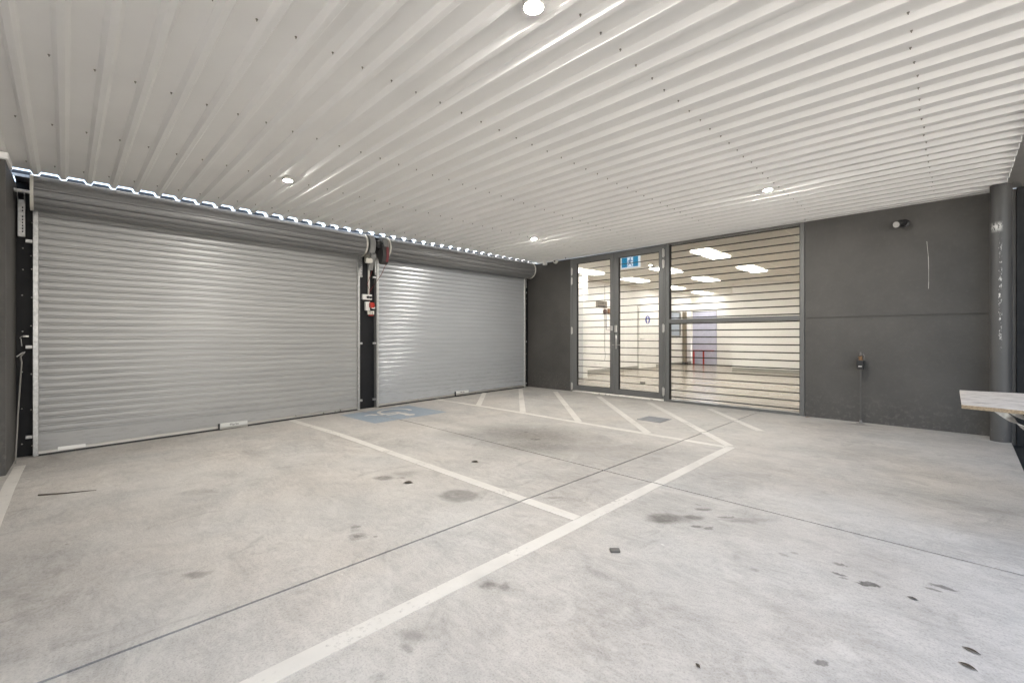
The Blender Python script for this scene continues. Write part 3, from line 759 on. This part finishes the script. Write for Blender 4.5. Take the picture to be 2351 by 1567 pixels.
# all parts of the door are drawn in world space, so shift them back by the empty's location
def shifted(q, off):
    q.v = [(a-off[0], b-off[1], c-off[2]) for a, b, c in q.v]; return q
OD = (-4.58, BY, 0.06)
q = MB(); frame_box(q, -5.598, -5.552, 0.05, 2.735); frame_box(q, -3.592, -3.560, 0.05, 2.735); frame_box(q, -5.552, -3.592, 2.715, 2.735)
dobj('door_frame', shifted(q, OD), M_ALU, dd)
q = MB(); q.rbox(-5.552, -3.592, BY-.02, BY+.10, 0.050, 0.068, 0.003); dobj('threshold', shifted(q, OD), plain('light_leak_aluminium', (.75,.73,.70), .3, .6), dd)  # metal strip, brightened to stand in for office light leaking underneath
bar_me = {}
def leaf(x0, x1, gx0, gx1, hinge_left):
    q = MB(); y0, y1 = BY-.006, BY+.050
    q.rbox(x0, gx0, y0, y1, .086, 2.712, .003); q.rbox(gx1, x1, y0, y1, .086, 2.712, .003)
    q.rbox(gx0, gx1, y0, y1, .086, .182, .003); q.rbox(gx0, gx1, y0, y1, 2.622, 2.712, .003)
    lf = dobj('door_leaf', shifted(q, OD), M_ALU, dd)
    q = MB(); g = .010
    q.box(gx0, gx0+g, BY+.004, BY+.046, .182, 2.622); q.box(gx1-g, gx1, BY+.004, BY+.046, .182, 2.622)
    q.box(gx0+g, gx1-g, BY+.004, BY+.046, .182, .182+g); q.box(gx0+g, gx1-g, BY+.004, BY+.046, 2.622-g, 2.622)
    dobj('gasket', shifted(q, OD), M_GASK, lf)
    q = MB(); q.box(gx0+.005, gx1-.005, BY+.018, BY+.024, .187, 2.617); dobj('glass_pane', shifted(q, OD), M_GLASS, lf)
    w = gx1-gx0-.022
    me = MB().rbox(-w/2, w/2, 0, .010, -.0065, .0065, .002).mesh('security_bar', M_BAR)
    for k in range(18):
        o = put('security_bar', me, lf); o.location = ((gx0+gx1)/2-OD[0], BY+.030-OD[1], .3115+.1285*k-OD[2])
    hx = x0-.004 if hinge_left else x1+.004
    hz = ((.16,), (1.28,), (2.28, 2.47)) if hinge_left else ((.22,), (1.30,), (2.40, 2.585))
    for grp in hz:
        for z in grp:
            q = MB(); q.tube([(hx, BY-.020, z-.075), (hx, BY-.020, z+.075)], .011, 10); q.rbox(hx-.022, hx+.022, BY-.016, BY-.011, z-.06, z+.06, .001)
            dobj('hinge', shifted(q, OD), M_SILV, lf, 40)
    return lf
leafA = leaf(-5.548, -4.578, -5.440, -4.655, True)
leafB = leaf(-4.572, -3.598, -4.480, -3.675, False)
q = MB(); q.rbox(-4.555, -4.500, BY-.030, BY-.007, 1.24, 1.37, .004); q.rbox(-4.543, -4.513, BY-.036, BY-.031, 1.265, 1.345, .003); dobj('rim_lock', shifted(q, OD), M_SILV, leafB)
q = MB(); q.rbox(-4.645, -4.600, BY-.022, BY-.007, 1.27, 1.36, .004); dobj('lock_keeper', shifted(q, OD), M_SILV, leafA)
q = MB(); q.rbox(-4.545, -4.512, BY-.016, BY-.0065, .93, 1.19, .003); q.tube([(-4.528, BY-.016, 1.005), (-4.528, BY-.055, 1.005)], .010, 10); q.tube([(-4.57, BY-.058, 1.005), (-4.42, BY-.058, 1.005)], .0085, 10); dobj('lever_handle', shifted(q, OD), plain('brushed_steel', (.42,.41,.39), .3, .85), leafB, 40)
q = MB(); q.rbox(-4.05, -3.945, BY+.012, BY+.017, .318, .358, .001); dobj('glass_sticker', shifted(q, OD), plain('grey_sticker', (.17,.16,.14), .5), leafB)

# ------------------------------------------------------------------ barred window
ow = (-2.55, BY, 0.05)
win = thing('barred_window', 'large two pane window with horizontal security bars right of glass door', 'window', ow)
q = MB(); frame_box(q, -3.556, -3.495, .040, 2.738); frame_box(q, -1.590, -1.536, .040, 2.738)
frame_box(q, -3.495, -1.590, .040, .095); frame_box(q, -3.495, -1.590, 2.712, 2.738)
dobj('window_frame', shifted(q, ow), M_ALU, win)
q = MB(); frame_box(q, -3.495, -1.590, 1.385, 1.450); dobj('transom', shifted(q, ow), M_ALU, win)
for z0, z1 in ((.095, 1.385), (1.450, 2.712)):
    q = MB(); q.box(-3.494, -1.591, BY+.030, BY+.036, z0+.001, z1-.001); pn = dobj('glass_pane', shifted(q, ow), M_GLASS, win)
    q = MB(); q.box(-3.494, -3.470, BY-.002, BY+.029, z0+.001, z1-.001); q.box(-1.596, -1.591, BY-.002, BY+.029, z0+.001, z1-.001)
    dobj('gasket', shifted(q, ow), M_GASK, pn)
me = MB().rbox(-.948, .948, 0, .012, -.0085, .0085, .002).mesh('security_bar', M_BAR)
for z in [.142+.1120*k for k in range(12)]+[1.4735+.1112*k for k in range(12)]:
    o = put('security_bar', me, win); o.location = (-2.5425-ow[0], BY+.045-ow[1], z-ow[2])

# ------------------------------------------------------------------ office seen through the glass
FLZ = 0.058
OZ = 2.85
q = MB(); q.box(-8.1, 0.6, BY+.20, 18.3, FLZ-.10, FLZ); obj('office_floor', q, M_VINYL, kind='structure')
q = MB(); q.box(-8.1, 0.6, BY+.21, 18.3, OZ+.05, OZ+.15); oc = obj('office_ceiling', q, M_OGRID, kind='structure')
tile = MB().rbox(-.594, .594, -.294, .294, -.008, .012, .004).mesh('ceiling_tile', M_OTILE)
LIGHTS = [(-3.66,9.39),(-3.74,12.21),(-5.33,10.8),(-5.38,13.41),(-6.95,9.62),(-6.92,12.0),(-7.06,14.81),(-7.12,17.45),(-1.1,9.4),(-1.1,12.2),(-.5,10.8)]
for i in range(7):
    for j in range(18):
        x, y = -7.42+1.2*i, 7.75+.6*j
        if y > 18.0: continue
        put('ceiling_tile', tile, oc, loc=(x, y, OZ+.036))
q = MB()
for i in range(8): q.rbox(-8.03+1.2*i, -8.01+1.2*i, BY+.21, 18.25, OZ+.022, OZ+.05, .002)
for j in range(19): q.rbox(-8.08, .58, 7.44+.6*j, 7.46+.6*j, OZ+.0225, OZ+.0495, .002)
obj('ceiling_grid', q, M_OGRID, oc)
M_PANEL = emitter('office_light_panel', (1.0, .975, .93), PANEL)
lamp_labels = ['long ceiling light panel nearest the window, behind the upper pane', 'ceiling light panel second from the window, at the right of the upper pane',
 'ceiling light panel half hidden by the window post', 'ceiling light panel in the middle row of the upper pane', 'ceiling light panel beside the white column behind the left door leaf',
 'ceiling light panel in the middle of the right door leaf', 'ceiling light panel deep in the office left of the upper pane', 'farthest ceiling light panel deep in the office',
 'ceiling light panel out of sight right of the window', 'second ceiling light panel out of sight at right', 'ceiling light panel near the right office wall']
lm = MB().rbox(-.178, .178, -.59, .59, .0, .012, .003).mesh('diffuser', M_PANEL)
fm = MB(); fm.rbox(-.19, -.180, -.60, .60, -.004, .016, .002); fm.rbox(.180, .19, -.60, .60, -.004, .016, .002); fm.rbox(-.18, .18, -.60, -.592, -.004, .016, .002); fm.rbox(-.18, .18, .592, .60, -.004, .016, .002)
fm = fm.mesh('light_frame', M_WHITE)
for (x, y), lab in zip(LIGHTS, lamp_labels):
    t = thing('office_light', lab, 'ceiling light', (x, y, OZ+.004), 0, 'light panels in the office ceiling')
    put('diffuser', lm, t); put('light_frame', fm, t)
def owall(name, x0, x1, y0, y1, z0=FLZ, z1=OZ+.05, mat=M_ONEW, label=None):
    q = MB(); q.box(x0, x1, y0, y1, z0, z1); return obj(name, q, mat, label=label, cat='wall')
owall('leak_stop_bulkhead', -8.1, 0.6, 7.34, 7.392, 2.742, 3.2, label='white bulkhead added above the glass front to stop a sun leak')  # added to close the gap that let sun in over the glass
wl = owall('office_side_wall', -8.1, -7.90, BY+.21, 18.2, label='long white office wall with signs, seen through the glass door')
owall('office_nib_wall', -7.895, -7.17, 9.75, 9.95, label='bright white wall nib just inside the left door leaf')
wf = owall('office_far_wall', -7.895, -4.0, 18.2, 18.4, label='white end wall of the office with an opening shown as a lavender panel')
owall('office_block_wall', -5.33, 0.59, 15.4, 15.6, label='white office wall across the right half of the window')
owall('office_return_wall', -5.33, -5.13, 15.605, 18.19, label='white return wall beside the lavender panel')
owall('office_right_wall', 0.6, 0.8, BY+.21, 15.6, label='right side wall of the office, hidden behind the dark wall')
M_SKIRT = plain('grey_skirting', (.30,.29,.26), .5)
q = MB(); q.box(-7.899, -7.885, 9.96, 18.19, FLZ, FLZ+.10); obj('skirting', q, M_SKIRT, wl)
q = MB(); q.box(-5.32, .58, 15.385, 15.399, FLZ, FLZ+.10); obj('skirting_board', q, M_SKIRT, label='grey skirting board along the white wall behind the window', cat='skirting')
q = MB(); q.box(-6.30, -5.335, 18.185, 18.199, FLZ, FLZ+.10); obj('skirting', q, M_SKIRT, wf)
# flat panel coloured like the bluish lit room beyond, with a dark top edge, red stand in front of it
t = thing('lavender_room_panel', 'tall lavender panel standing in for an opening to a bluish lit room', 'panel', (-7.34, 18.19, FLZ))
q = MB(); q.box(-.475, .475, -.03, 0, 0, 2.11); obj('panel_face', q, M_LAV, t)
q = MB(); q.box(-.485, .485, -.04, .0, 2.112, 2.135); obj('top_edge', q, M_BLK2, t)
t = thing('red_stand', 'low red frame standing before the lavender panel', 'stand', (-7.46, 17.9, FLZ))
for x in (-.20, .19):
    q = MB(); q.rbox(x-.025, x+.025, -.025, .025, 0, .53, .004); obj('leg', q, M_RED, t)
q = MB(); q.rbox(-.225, .60, -.03, .03, .532, .57, .004); obj('rail', q, M_RED, t)
# side wall furniture
SWX = -7.898
t = thing('entrance_sign', 'bronze entrance sign with black arrow behind the left door leaf', 'sign', (SWX, 11.69, 2.165))
q = MB(); q.rbox(0, .012, -.30, .30, -.11, .11, .003); obj('sign_plate', q, M_SIGNBR, t)
mw = Matrix.Translation((.0128, 0, .045)) @ Matrix(((0,0,1,0),(1,0,0,0),(0,1,0,0),(0,0,0,1)))
lettering('lettering', 'Entrance', .125, M_PRINTB, t, mw)
q = MB(); q.prism([(-.22,-.065),(.13,-.065),(.13,-.085),(.22,-.050),(.13,-.015),(.13,-.035),(-.22,-.035)], 'x', .0122, .0136); obj('arrow', q, M_PRINTB, t)
t = thing('alarm_bell', 'round brown alarm bell on the white office wall', 'bell', (SWX, 11.86, 1.945))
q = MB(); q.lathe([(.03, 0), (.085, .01), (.08, .05), (.03, .07)], (0, 0, 0), 'x', 20); obj('bell_dome', q, plain('brown_bell', (.10,.05,.035), .4), t, 40)
t = thing('alarm_box', 'brown call point box with a cable running down the office wall', 'box', (SWX, 12.10, 1.965))
q = MB(); q.rbox(0, .06, -.085, .085, -.085, .085, .006); obj('box_body', q, M_COPPER, t)
q = MB(); q.tube([(.015, -.09, -.02), (.015, -.17, -.02), (.015, -.17, -.58), (.015, .25, -.575)], .009, 6); obj('cable', q, M_BLK2, t)
t = thing('wall_cable', 'thin grey cable dropping down the white office wall to a socket', 'cable', (SWX, 11.86, 0))
q = MB(); q.tube([(.01, 0, 2.80), (.01, 0, .72), (.012, .03, .62), (.012, .02, .50), (.01, -.04, .40)], .007, 6); obj('cable_run', q, plain('grey_cable', (.35,.33,.30), .6), t)
for y in (11.40, 11.66):
    q = MB(); q.rbox(SWX, SWX+.012, y-.07, y+.07, .30, .38, .003); obj('wall_socket', q, M_WHITE, label=('white wall socket nearer the glass door, low on the office wall' if y < 11.5 else 'white wall socket under the hanging cable, low on the office wall'), cat='socket', group='sockets low on the office wall')
# white inner door standing slightly open, with a blue sign
t = thing('office_door', 'white office door slightly ajar with a round blue sign', 'door', (SWX, 13.92, FLZ), math.radians(-6))
q = MB(); q.rbox(.004, .044, 0.0, 1.0, .012, 2.12, .003); obj('door_panel', q, plain('white_door_paint', (.80,.78,.74), .45), t)
q = MB(); q.tube([(.044, .09, 1.03), (.09, .09, 1.03)], .011, 8); q.tube([(.09, .08, 1.03), (.09, .22, 1.03)], .010, 8); q.lathe([(.03, .044), (.03, .052)], (0, .09, 1.03), 'x', 14); obj('lever_handle', q, M_SILV, t, 40)
q = MB(); q.lathe([(.145, .0442), (.145, .0475)], (0, .49, 1.70), 'x', 28); sg = obj('round_sign', q, M_BLUEP, t)
q = MB(); q.lathe([(.028, .0477), (.028, .0487)], (0, .49, 1.79), 'x', 12); q.prism([(.45,1.75),(.53,1.75),(.545,1.66),(.52,1.66),(.52,1.58),(.46,1.58),(.46,1.66),(.435,1.66)], 'x', .0477, .0487); obj('figure', q, M_WHITE, sg)
q = MB(); q.rbox(.0442, .046, .40, .58, 1.40, 1.545, .001); obj('door_notice', q, M_WHITE, t)
t = thing('door_surround', 'grey edged door opening in the white office wall', 'door frame', (SWX, 13.9, FLZ))
q = MB(); q.box(-.001, .006, -.03, .0, 0, 2.17); q.box(-.001, .006, 1.03, 1.06, 0, 2.17); q.box(-.001, .006, -.03, 1.06, 2.172, 2.20); obj('architrave', q, plain('grey_architrave', (.42,.41,.39), .5), t)
# inner window and dark post at the far end
t = thing('office_inner_window', 'bluish inner window at the far end of the office wall', 'window', (SWX, 16.75, 1.66))
q = MB(); q.rbox(0, .03, -.45, .40, -.49, -.44, .003); q.rbox(0, .03, -.45, .40, .44, .49, .003); q.rbox(0, .05, .34, .40, -.44, .44, .003); q.rbox(0, .03, -.45, -.40, -.44, .44, .003); obj('window_frame', q, plain('grey_inner_frame', (.20,.20,.19), .5), t)
q = MB(); q.box(.004, .010, -.398, .338, -.438, .438); obj('pane', q, plain('bluish_pane', (.36,.40,.45), .15), t)
t = thing('office_post', 'brown post in the far corner of the office', 'post', (-7.80, 17.42, FLZ))
q = MB(); q.rbox(-.09, .05, -.06, .06, 0, 2.1, .004); obj('post_shaft', q, plain('taupe_post', (.24,.205,.155), .5), t)
q = MB(); q.rbox(-.10, .07, -.075, .075, 0, .09, .004); obj('post_shoe', q, M_BLK2, t)
# hanging exit sign
t = thing('exit_sign', 'blue green running man exit sign hanging inside the right door leaf', 'exit sign', (-4.72, 8.02, 2.66))
q = MB(); q.rbox(-.215, .215, -.012, .012, -.115, .125, .004); obj('sign_body', q, emitter('exit_sign_white', (.75,.85,1.0), 0.10), t)
q = MB(); q.rbox(-.195, .175, -.0155, -.0125, -.095, .105, .001); obj('sign_face', q, sign_teal('exit_sign_teal', (.005,.16,.30), .17), t)
q = MB(); q.box(-.065, .065, -.0180, -.0158, -.09, .10); obj('white_doorway', q, emitter('exit_sign_door', (.72,.80,1.0), .12), t)
q = MB()
q.lathe([(.016, -.0205), (.016, -.0183)], (.005, 0, .075), 'y', 12)
for pg in ([(-.012,.055),(.02,.05),(.012,.0),(-.022,.0)], [(-.012,.052),(-.045,.03),(-.055,.0),(-.043,-.003),(-.034,.02),(-.01,.035)], [(.018,.05),(.045,.025),(.06,.03),(.062,.018),(.042,.010),(.012,.035)],
           [(-.02,.002),(.0,.002),(.022,-.03),(.045,-.06),(.055,-.085),(.04,-.085),(.03,-.06),(.005,-.035)], [(-.022,.004),(-.005,.0),(-.018,-.04),(-.055,-.075),(-.06,-.062),(-.032,-.035)]):
    q.prism(pg, 'y', -.0205, -.0183)
obj('running_figure', q, sign_teal('exit_sign_figure', (.01,.12,.25), .08), t)
for x in (-.12, .12):
    q = MB(); q.tube([(x, 0, .125), (x, 0, .19)], .006, 6); obj('hanger', q, M_WHITE, t)

# ------------------------------------------------------------------ downlights of the carport
M_LENS = emitter('downlight_lens', (1.0, .965, .91), DOWNLIGHT)
dl_lens = MB().lathe([(.029, .004), (.029, -.003), (.019, -.0065), (.0, -.0075)], (0, 0, 0), 'z', 20).mesh('lens', M_LENS, 60)
dl_trim = MB(); dl_trim.lathe([(.031, .030), (.052, .030), (.052, .001), (.047, -.003), (.033, .000), (.031, .003)], (0, 0, 0), 'z', 28); dl_trim = dl_trim.mesh('trim_ring', M_WHITE, 40)
DL = [((-1.45, 1.575), 'lit ceiling downlight at the top edge of the picture'), ((-4.81, 1.545), 'lit ceiling downlight above the wide roller door'),
      ((-1.48, 5.34), 'lit ceiling downlight above the barred window'), ((-4.87, 5.30), 'lit ceiling downlight in front of the smaller roller door')]
for (x, y), lab in DL:
    t = thing('downlight', lab, 'downlight', (x, y, RIB-.004), 0, 'downlights in the ribbed ceiling')
    put('lens', dl_lens, t); put('trim_ring', dl_trim, t)

# ------------------------------------------------------------------ column, bench, wall fittings
t = thing('round_column', 'dark grey round steel column with chipped paint', 'column', (0.281, 6.945, 0.05))
q = MB(); q.lathe([(.081, -.06), (.081, 2.705)], (0, 0, 0), 'z', 48); obj('column_shaft', q, M_COLUMN, t, 40)
q = MB(); q.lathe([(.083, 2.700), (.087, 2.704), (.087, 2.722), (.081, 2.724)], (0, 0, 0), 'z', 48); obj('cap_ring', q, M_ROOF, t, 40)
q = MB(); q.lathe([(.0812, 2.33), (.0822, 2.334), (.0822, 2.337), (.0812, 2.34)], (0, 0, 0), 'z', 48); obj('strap_band', q, M_COLUMN, t, 40)
q = MB(); q.lathe([(.007, -.092), (.007, -.080)], (-.01, .0, 2.335), 'y', 8); obj('strap_bolt', q, M_COLUMN, t, 40)
# workbench: board on folding straps
bench = thing('work_board', 'stained pale board on twisted steel straps before the column', 'board', (0, 0, 0))
Zb = 0.75
c0, c1, c2, c3 = (-.018, 4.764), (-.005, 3.756), (.55, 3.60), (.55, 4.83)
q = MB(); q.prism([c1, c2, c3, c0], 'z', Zb-.016, Zb); bt = obj('board_top', q, M_BOARD, bench)
q = MB(); q.prism([(c1[0]-.001, c1[1]-.001), (c2[0], c2[1]-.001), (c2[0], c2[1]+.01), (c1[0], c1[1]+.01)], 'z', Zb-.0225, Zb-.002); obj('board_edge', q, M_CHIP, bench)
def twisted(path, w, turns):
    q = MB(); pts = [Vector(p) for p in path]; a = pts[0]; b_ = pts[-1]; d = (b_-a).normalized(); u = d.cross(Vector((0,0,1))).normalized(); v = d.cross(u)
    n = 28; base = None
    for k in range(n+1):
        f = k/n; c = a+(b_-a)*f; an = math.sin(f*PI*turns*2)*1.1+.5
        e = (u*math.cos(an)+v*math.sin(an))*w/2; th = (v*math.cos(an)-u*math.sin(an))*.0025
        o = len(q.v); q.v += [tuple(c-e-th), tuple(c+e-th), tuple(c+e+th), tuple(c-e+th)]
        if k:
            for i in range(4):
                j = (i+1) % 4; q.f.append((o-4+i, o-4+j, o+j, o+i))
    q.f += [(3, 2, 1, 0), (o, o+1, o+2, o+3)]
    return q
obj('folding_strap', twisted([(.12, 4.00, Zb-.02), (.42, 4.00, .47)], .034, 1.6), M_GALV, bench, 40)
obj('folding_strap', twisted([(.155, 4.25, Zb-.02), (.46, 4.25, .49)], .034, 1.4), M_GALV, bench, 40)
q = MB(); q.rbox(.50, .545, 3.66, 3.70, 0.02, Zb-.017, .003); q.rbox(.50, .545, 4.72, 4.76, 0.02, Zb-.017, .003); q.rbox(.505, .54, 3.70, 4.72, .40, .44, .003); obj('trestle_leg', q, M_GALV, bench)
# unlit spotlight high on the wall
t = thing('wall_spotlight', 'small black spotlight with pale lens high on the dark wall', 'spotlight', (-.50, BY, 2.515))
q = MB(); q.lathe([(.05, 0), (.05, -.018), (.03, -.03)], (0, 0, .01), 'y', 20); obj('wall_plate', q, M_BLK2, t, 40)
q = MB(); q.tube([(0, -.02, .01), (-.01, -.075, .012)], .018, 10); obj('swivel_arm', q, M_BLK2, t, 40)
d = Vector((-.42, -.80, -.22)).normalized(); a = Vector((-.015, -.075, .005))
q = MB(); q.tube([a-d*.03, a-d*.025, a+d*.10, a+d*.105], [.030, .040, .044, .041], 20); obj('lamp_head', q, M_BLK2, t, 40)
q = MB(); q.tube([a+d*.104, a+d*.110], [.037, .033], 20); obj('lamp_lens', q, plain('milky_lens', (.42,.41,.39), .2), t, 40)
# boxed tap on a riser pipe
t = thing('boxed_tap', 'black lock box over a brass tap on a thin riser pipe', 'tap', (-.91, BY, .055))
q = MB(); q.tube([(0, -.085, .0), (0, -.085, .70)], .0075, 10); obj('riser_pipe', q, plain('painted_pipe', (.085,.082,.078), .5), t, 40)
q = MB(); q.lathe([(.055, -.004), (.05, .003), (.018, .008), (.013, .04), (.009, .045)], (0, -.085, 0), 'z', 24); obj('floor_flange', q, plain('dusty_flange', (.22,.21,.20), .6), t, 40)
q = MB(); q.rbox(-.036, .036, -.130, -.045, .69, .80, .006); lb = obj('lock_box', q, M_BLK2, t)
q = MB(); q.rbox(-.018, .018, -.1312, -.1302, .722, .730, .0005); obj('printed_mark', q, M_WHITE, lb)
q = MB(); q.tube([(0, -.085, .795), (0, -.085, .85)], [.021, .016], 12); q.tube([(0, -.085, .82), (0, -.001, .85)], .011, 10); q.tube([(-.026, -.09, .835), (.012, -.09, .835)], .006, 8); obj('tap_body', q, M_BRASS, t, 40)
q = MB(); q.tube([(0, -.085, .86), (0, -.085, .905)], [.014, .008], 10); q.tube([(.03, -.085, .80), (.036, -.085, .86), (.02, -.085, .88)], .006, 8); obj('tap_spindle', q, plain('dull_spindle', (.16,.15,.14), .5, .5), t, 40)
# sensors under the ceiling trim
t = thing('box_sensor', 'small white box sensor under the ceiling in the corner', 'sensor', (-6.235, BY, 2.73))
q = MB(); q.rbox(-.04, .04, -.09, -.02, -.055, .03, .006); obj('sensor_body', q, M_WHITE, t)
q = MB(); q.rbox(-.015, .015, -.02, -.001, .0, .03, .003); obj('sensor_mount', q, M_WHITE, t)
t = thing('round_sensor', 'round cream security sensor next to the white box sensor', 'sensor', (-5.965, BY, 2.735))
q = MB(); q.lathe([(.055, -.01), (.055, -.045), (.04, -.06), (.02, -.062)], (0, 0, 0), 'y', 24); obj('sensor_body', q, M_CREAM, t, 40)
q = MB(); q.lathe([(.022, -.0615), (.018, -.070)], (.004, 0, -.006), 'y', 14); obj('sensor_eye', q, M_BLK2, t, 40)
q = MB(); q.tube([(-.05, -.015, .03), (-.23, -.015, .035)], .006, 6); obj('sensor_cable', q, M_CREAM, t)
q = MB(); q.tube([(-5.66, BY-.08, 2.735), (-5.655, BY-.08, 2.77)], .006, 6); obj('trim_clip', q, M_BLK2, label='tiny dark clip on the ceiling trim above the door jamb', cat='clip')

# ------------------------------------------------------------------ drain grate
gx, gy = -2.915, 5.56
t = thing('drain_grate', 'square grey drain grate between the painted hatch lines', 'drain', (gx, gy, fz(gx, gy)), 0.0)
q = MB(); s = .165
q.rbox(-s, s, -s, -s+.022, -.02, .006, .002); q.rbox(-s, s, s-.022, s, -.02, .006, .002); q.rbox(-s, -s+.022, -s+.022, s-.022, -.02, .006, .002); q.rbox(s-.022, s, -s+.022, s-.022, -.02, .006, .002)
M_GRATE = plain('worn_grate_steel', (.20,.205,.215), .45, .5)
obj('grate_frame', q, M_GRATE, t)
gb = MB().rbox(-s+.023, s-.023, -.006, .006, -.015, .0055, .002).mesh('grate_bar', M_GRATE)
for k in range(11): put('grate_bar', gb, t, loc=(0, -.125+.025*k, 0))
q = MB(); q.rbox(-.008, .008, -s+.023, s-.023, -.016, .0035, .001); q.rbox(-.075, -.06, -s+.023, s-.023, -.016, .0035, .001); q.rbox(.06, .075, -s+.023, s-.023, -.016, .0035, .001); obj('cross_bar', q, M_GRATE, t)
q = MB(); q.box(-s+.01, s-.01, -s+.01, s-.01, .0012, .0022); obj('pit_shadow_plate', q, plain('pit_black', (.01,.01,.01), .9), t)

# ------------------------------------------------------------------ litter on the slab
def leaf_mesh(l, w, curl):
    q = MB(); n = 8; up = []; dn = []
    for k in range(n+1):
        f = k/n; ww = w*math.sin(PI*min(1, f*1.04))**.8*.5
        z = curl*math.sin(PI*f)
        up.append((f*l-l/2, ww, z+.5*curl*ww/w)); dn.append((f*l-l/2, -ww, z+curl*ww/w))
    b = 0
    mid = [(f[0], 0, f[2]-curl*.35) for f in up]
    q.v += up+mid+dn
    for k in range(n):
        q.f += [(k, k+1, n+1+k+1, n+1+k), (n+1+k, n+1+k+1, 2*(n+1)+k+1, 2*(n+1)+k)]
    return q
LIT = [(-3.039,1.858,.075,.05,M_LEAF,.8,'dark curled leaf beside the oil spots in the left bay'),
       (-3.106,2.587,.07,.05,M_LEAF,.4,'dark leaf lying beyond the white bay line in the accessible bay'),
       (-1.475,7.09,.07,.05,M_LEAFB,.5,'brown dry leaf against the foot of the dark wall by the window'),
       (-.152,2.578,.038,.014,M_LEAF,-.2,'thin dark leaf at the right front of the slab'),
       (.021,2.303,.05,.017,M_LEAF,-.25,'dark narrow leaf near the front right corner'),
       (.012,2.187,.05,.018,M_LEAF,-.3,'dark narrow leaf nearest the front right corner'),
       (-.644,1.538,.024,.012,M_LEAF,-.6,'tiny dark leaf near the front of the slab')]
for x, y, l, w, m, a, lab in LIT:
    o = obj('fallen_leaf', leaf_mesh(l, w, l*.07), m, smooth=True, label=lab, cat='leaf', group='leaves lying on the slab', loc=(x, y, fz(x, y)+.0025), rot=(0, 0, a))
q = MB(); q.rbox(-.026, .026, -.019, .019, 0, .011, .003)
obj('rubber_block', q, plain('dark_rubber', (.10,.095,.085), .6), label='small dark grey block lying beside the long white line', cat='block', loc=(-1.294, 2.041, fz(-1.294, 2.041)+.001), rot=(0, 0, .75))
q = MB(); pts = [(-4.735,-.185),(-4.70,-.13),(-4.66,-.06),(-4.62,.03),(-4.575,.12)]
q.tube([(x, y, fz(x, y)+.004) for x, y in pts], [.0065, .0065, .0045, .003, .0015], 7)
obj('bark_strip', q, M_WOODST, label='long thin strip of bark lying by the wide roller door', cat='bark strip')
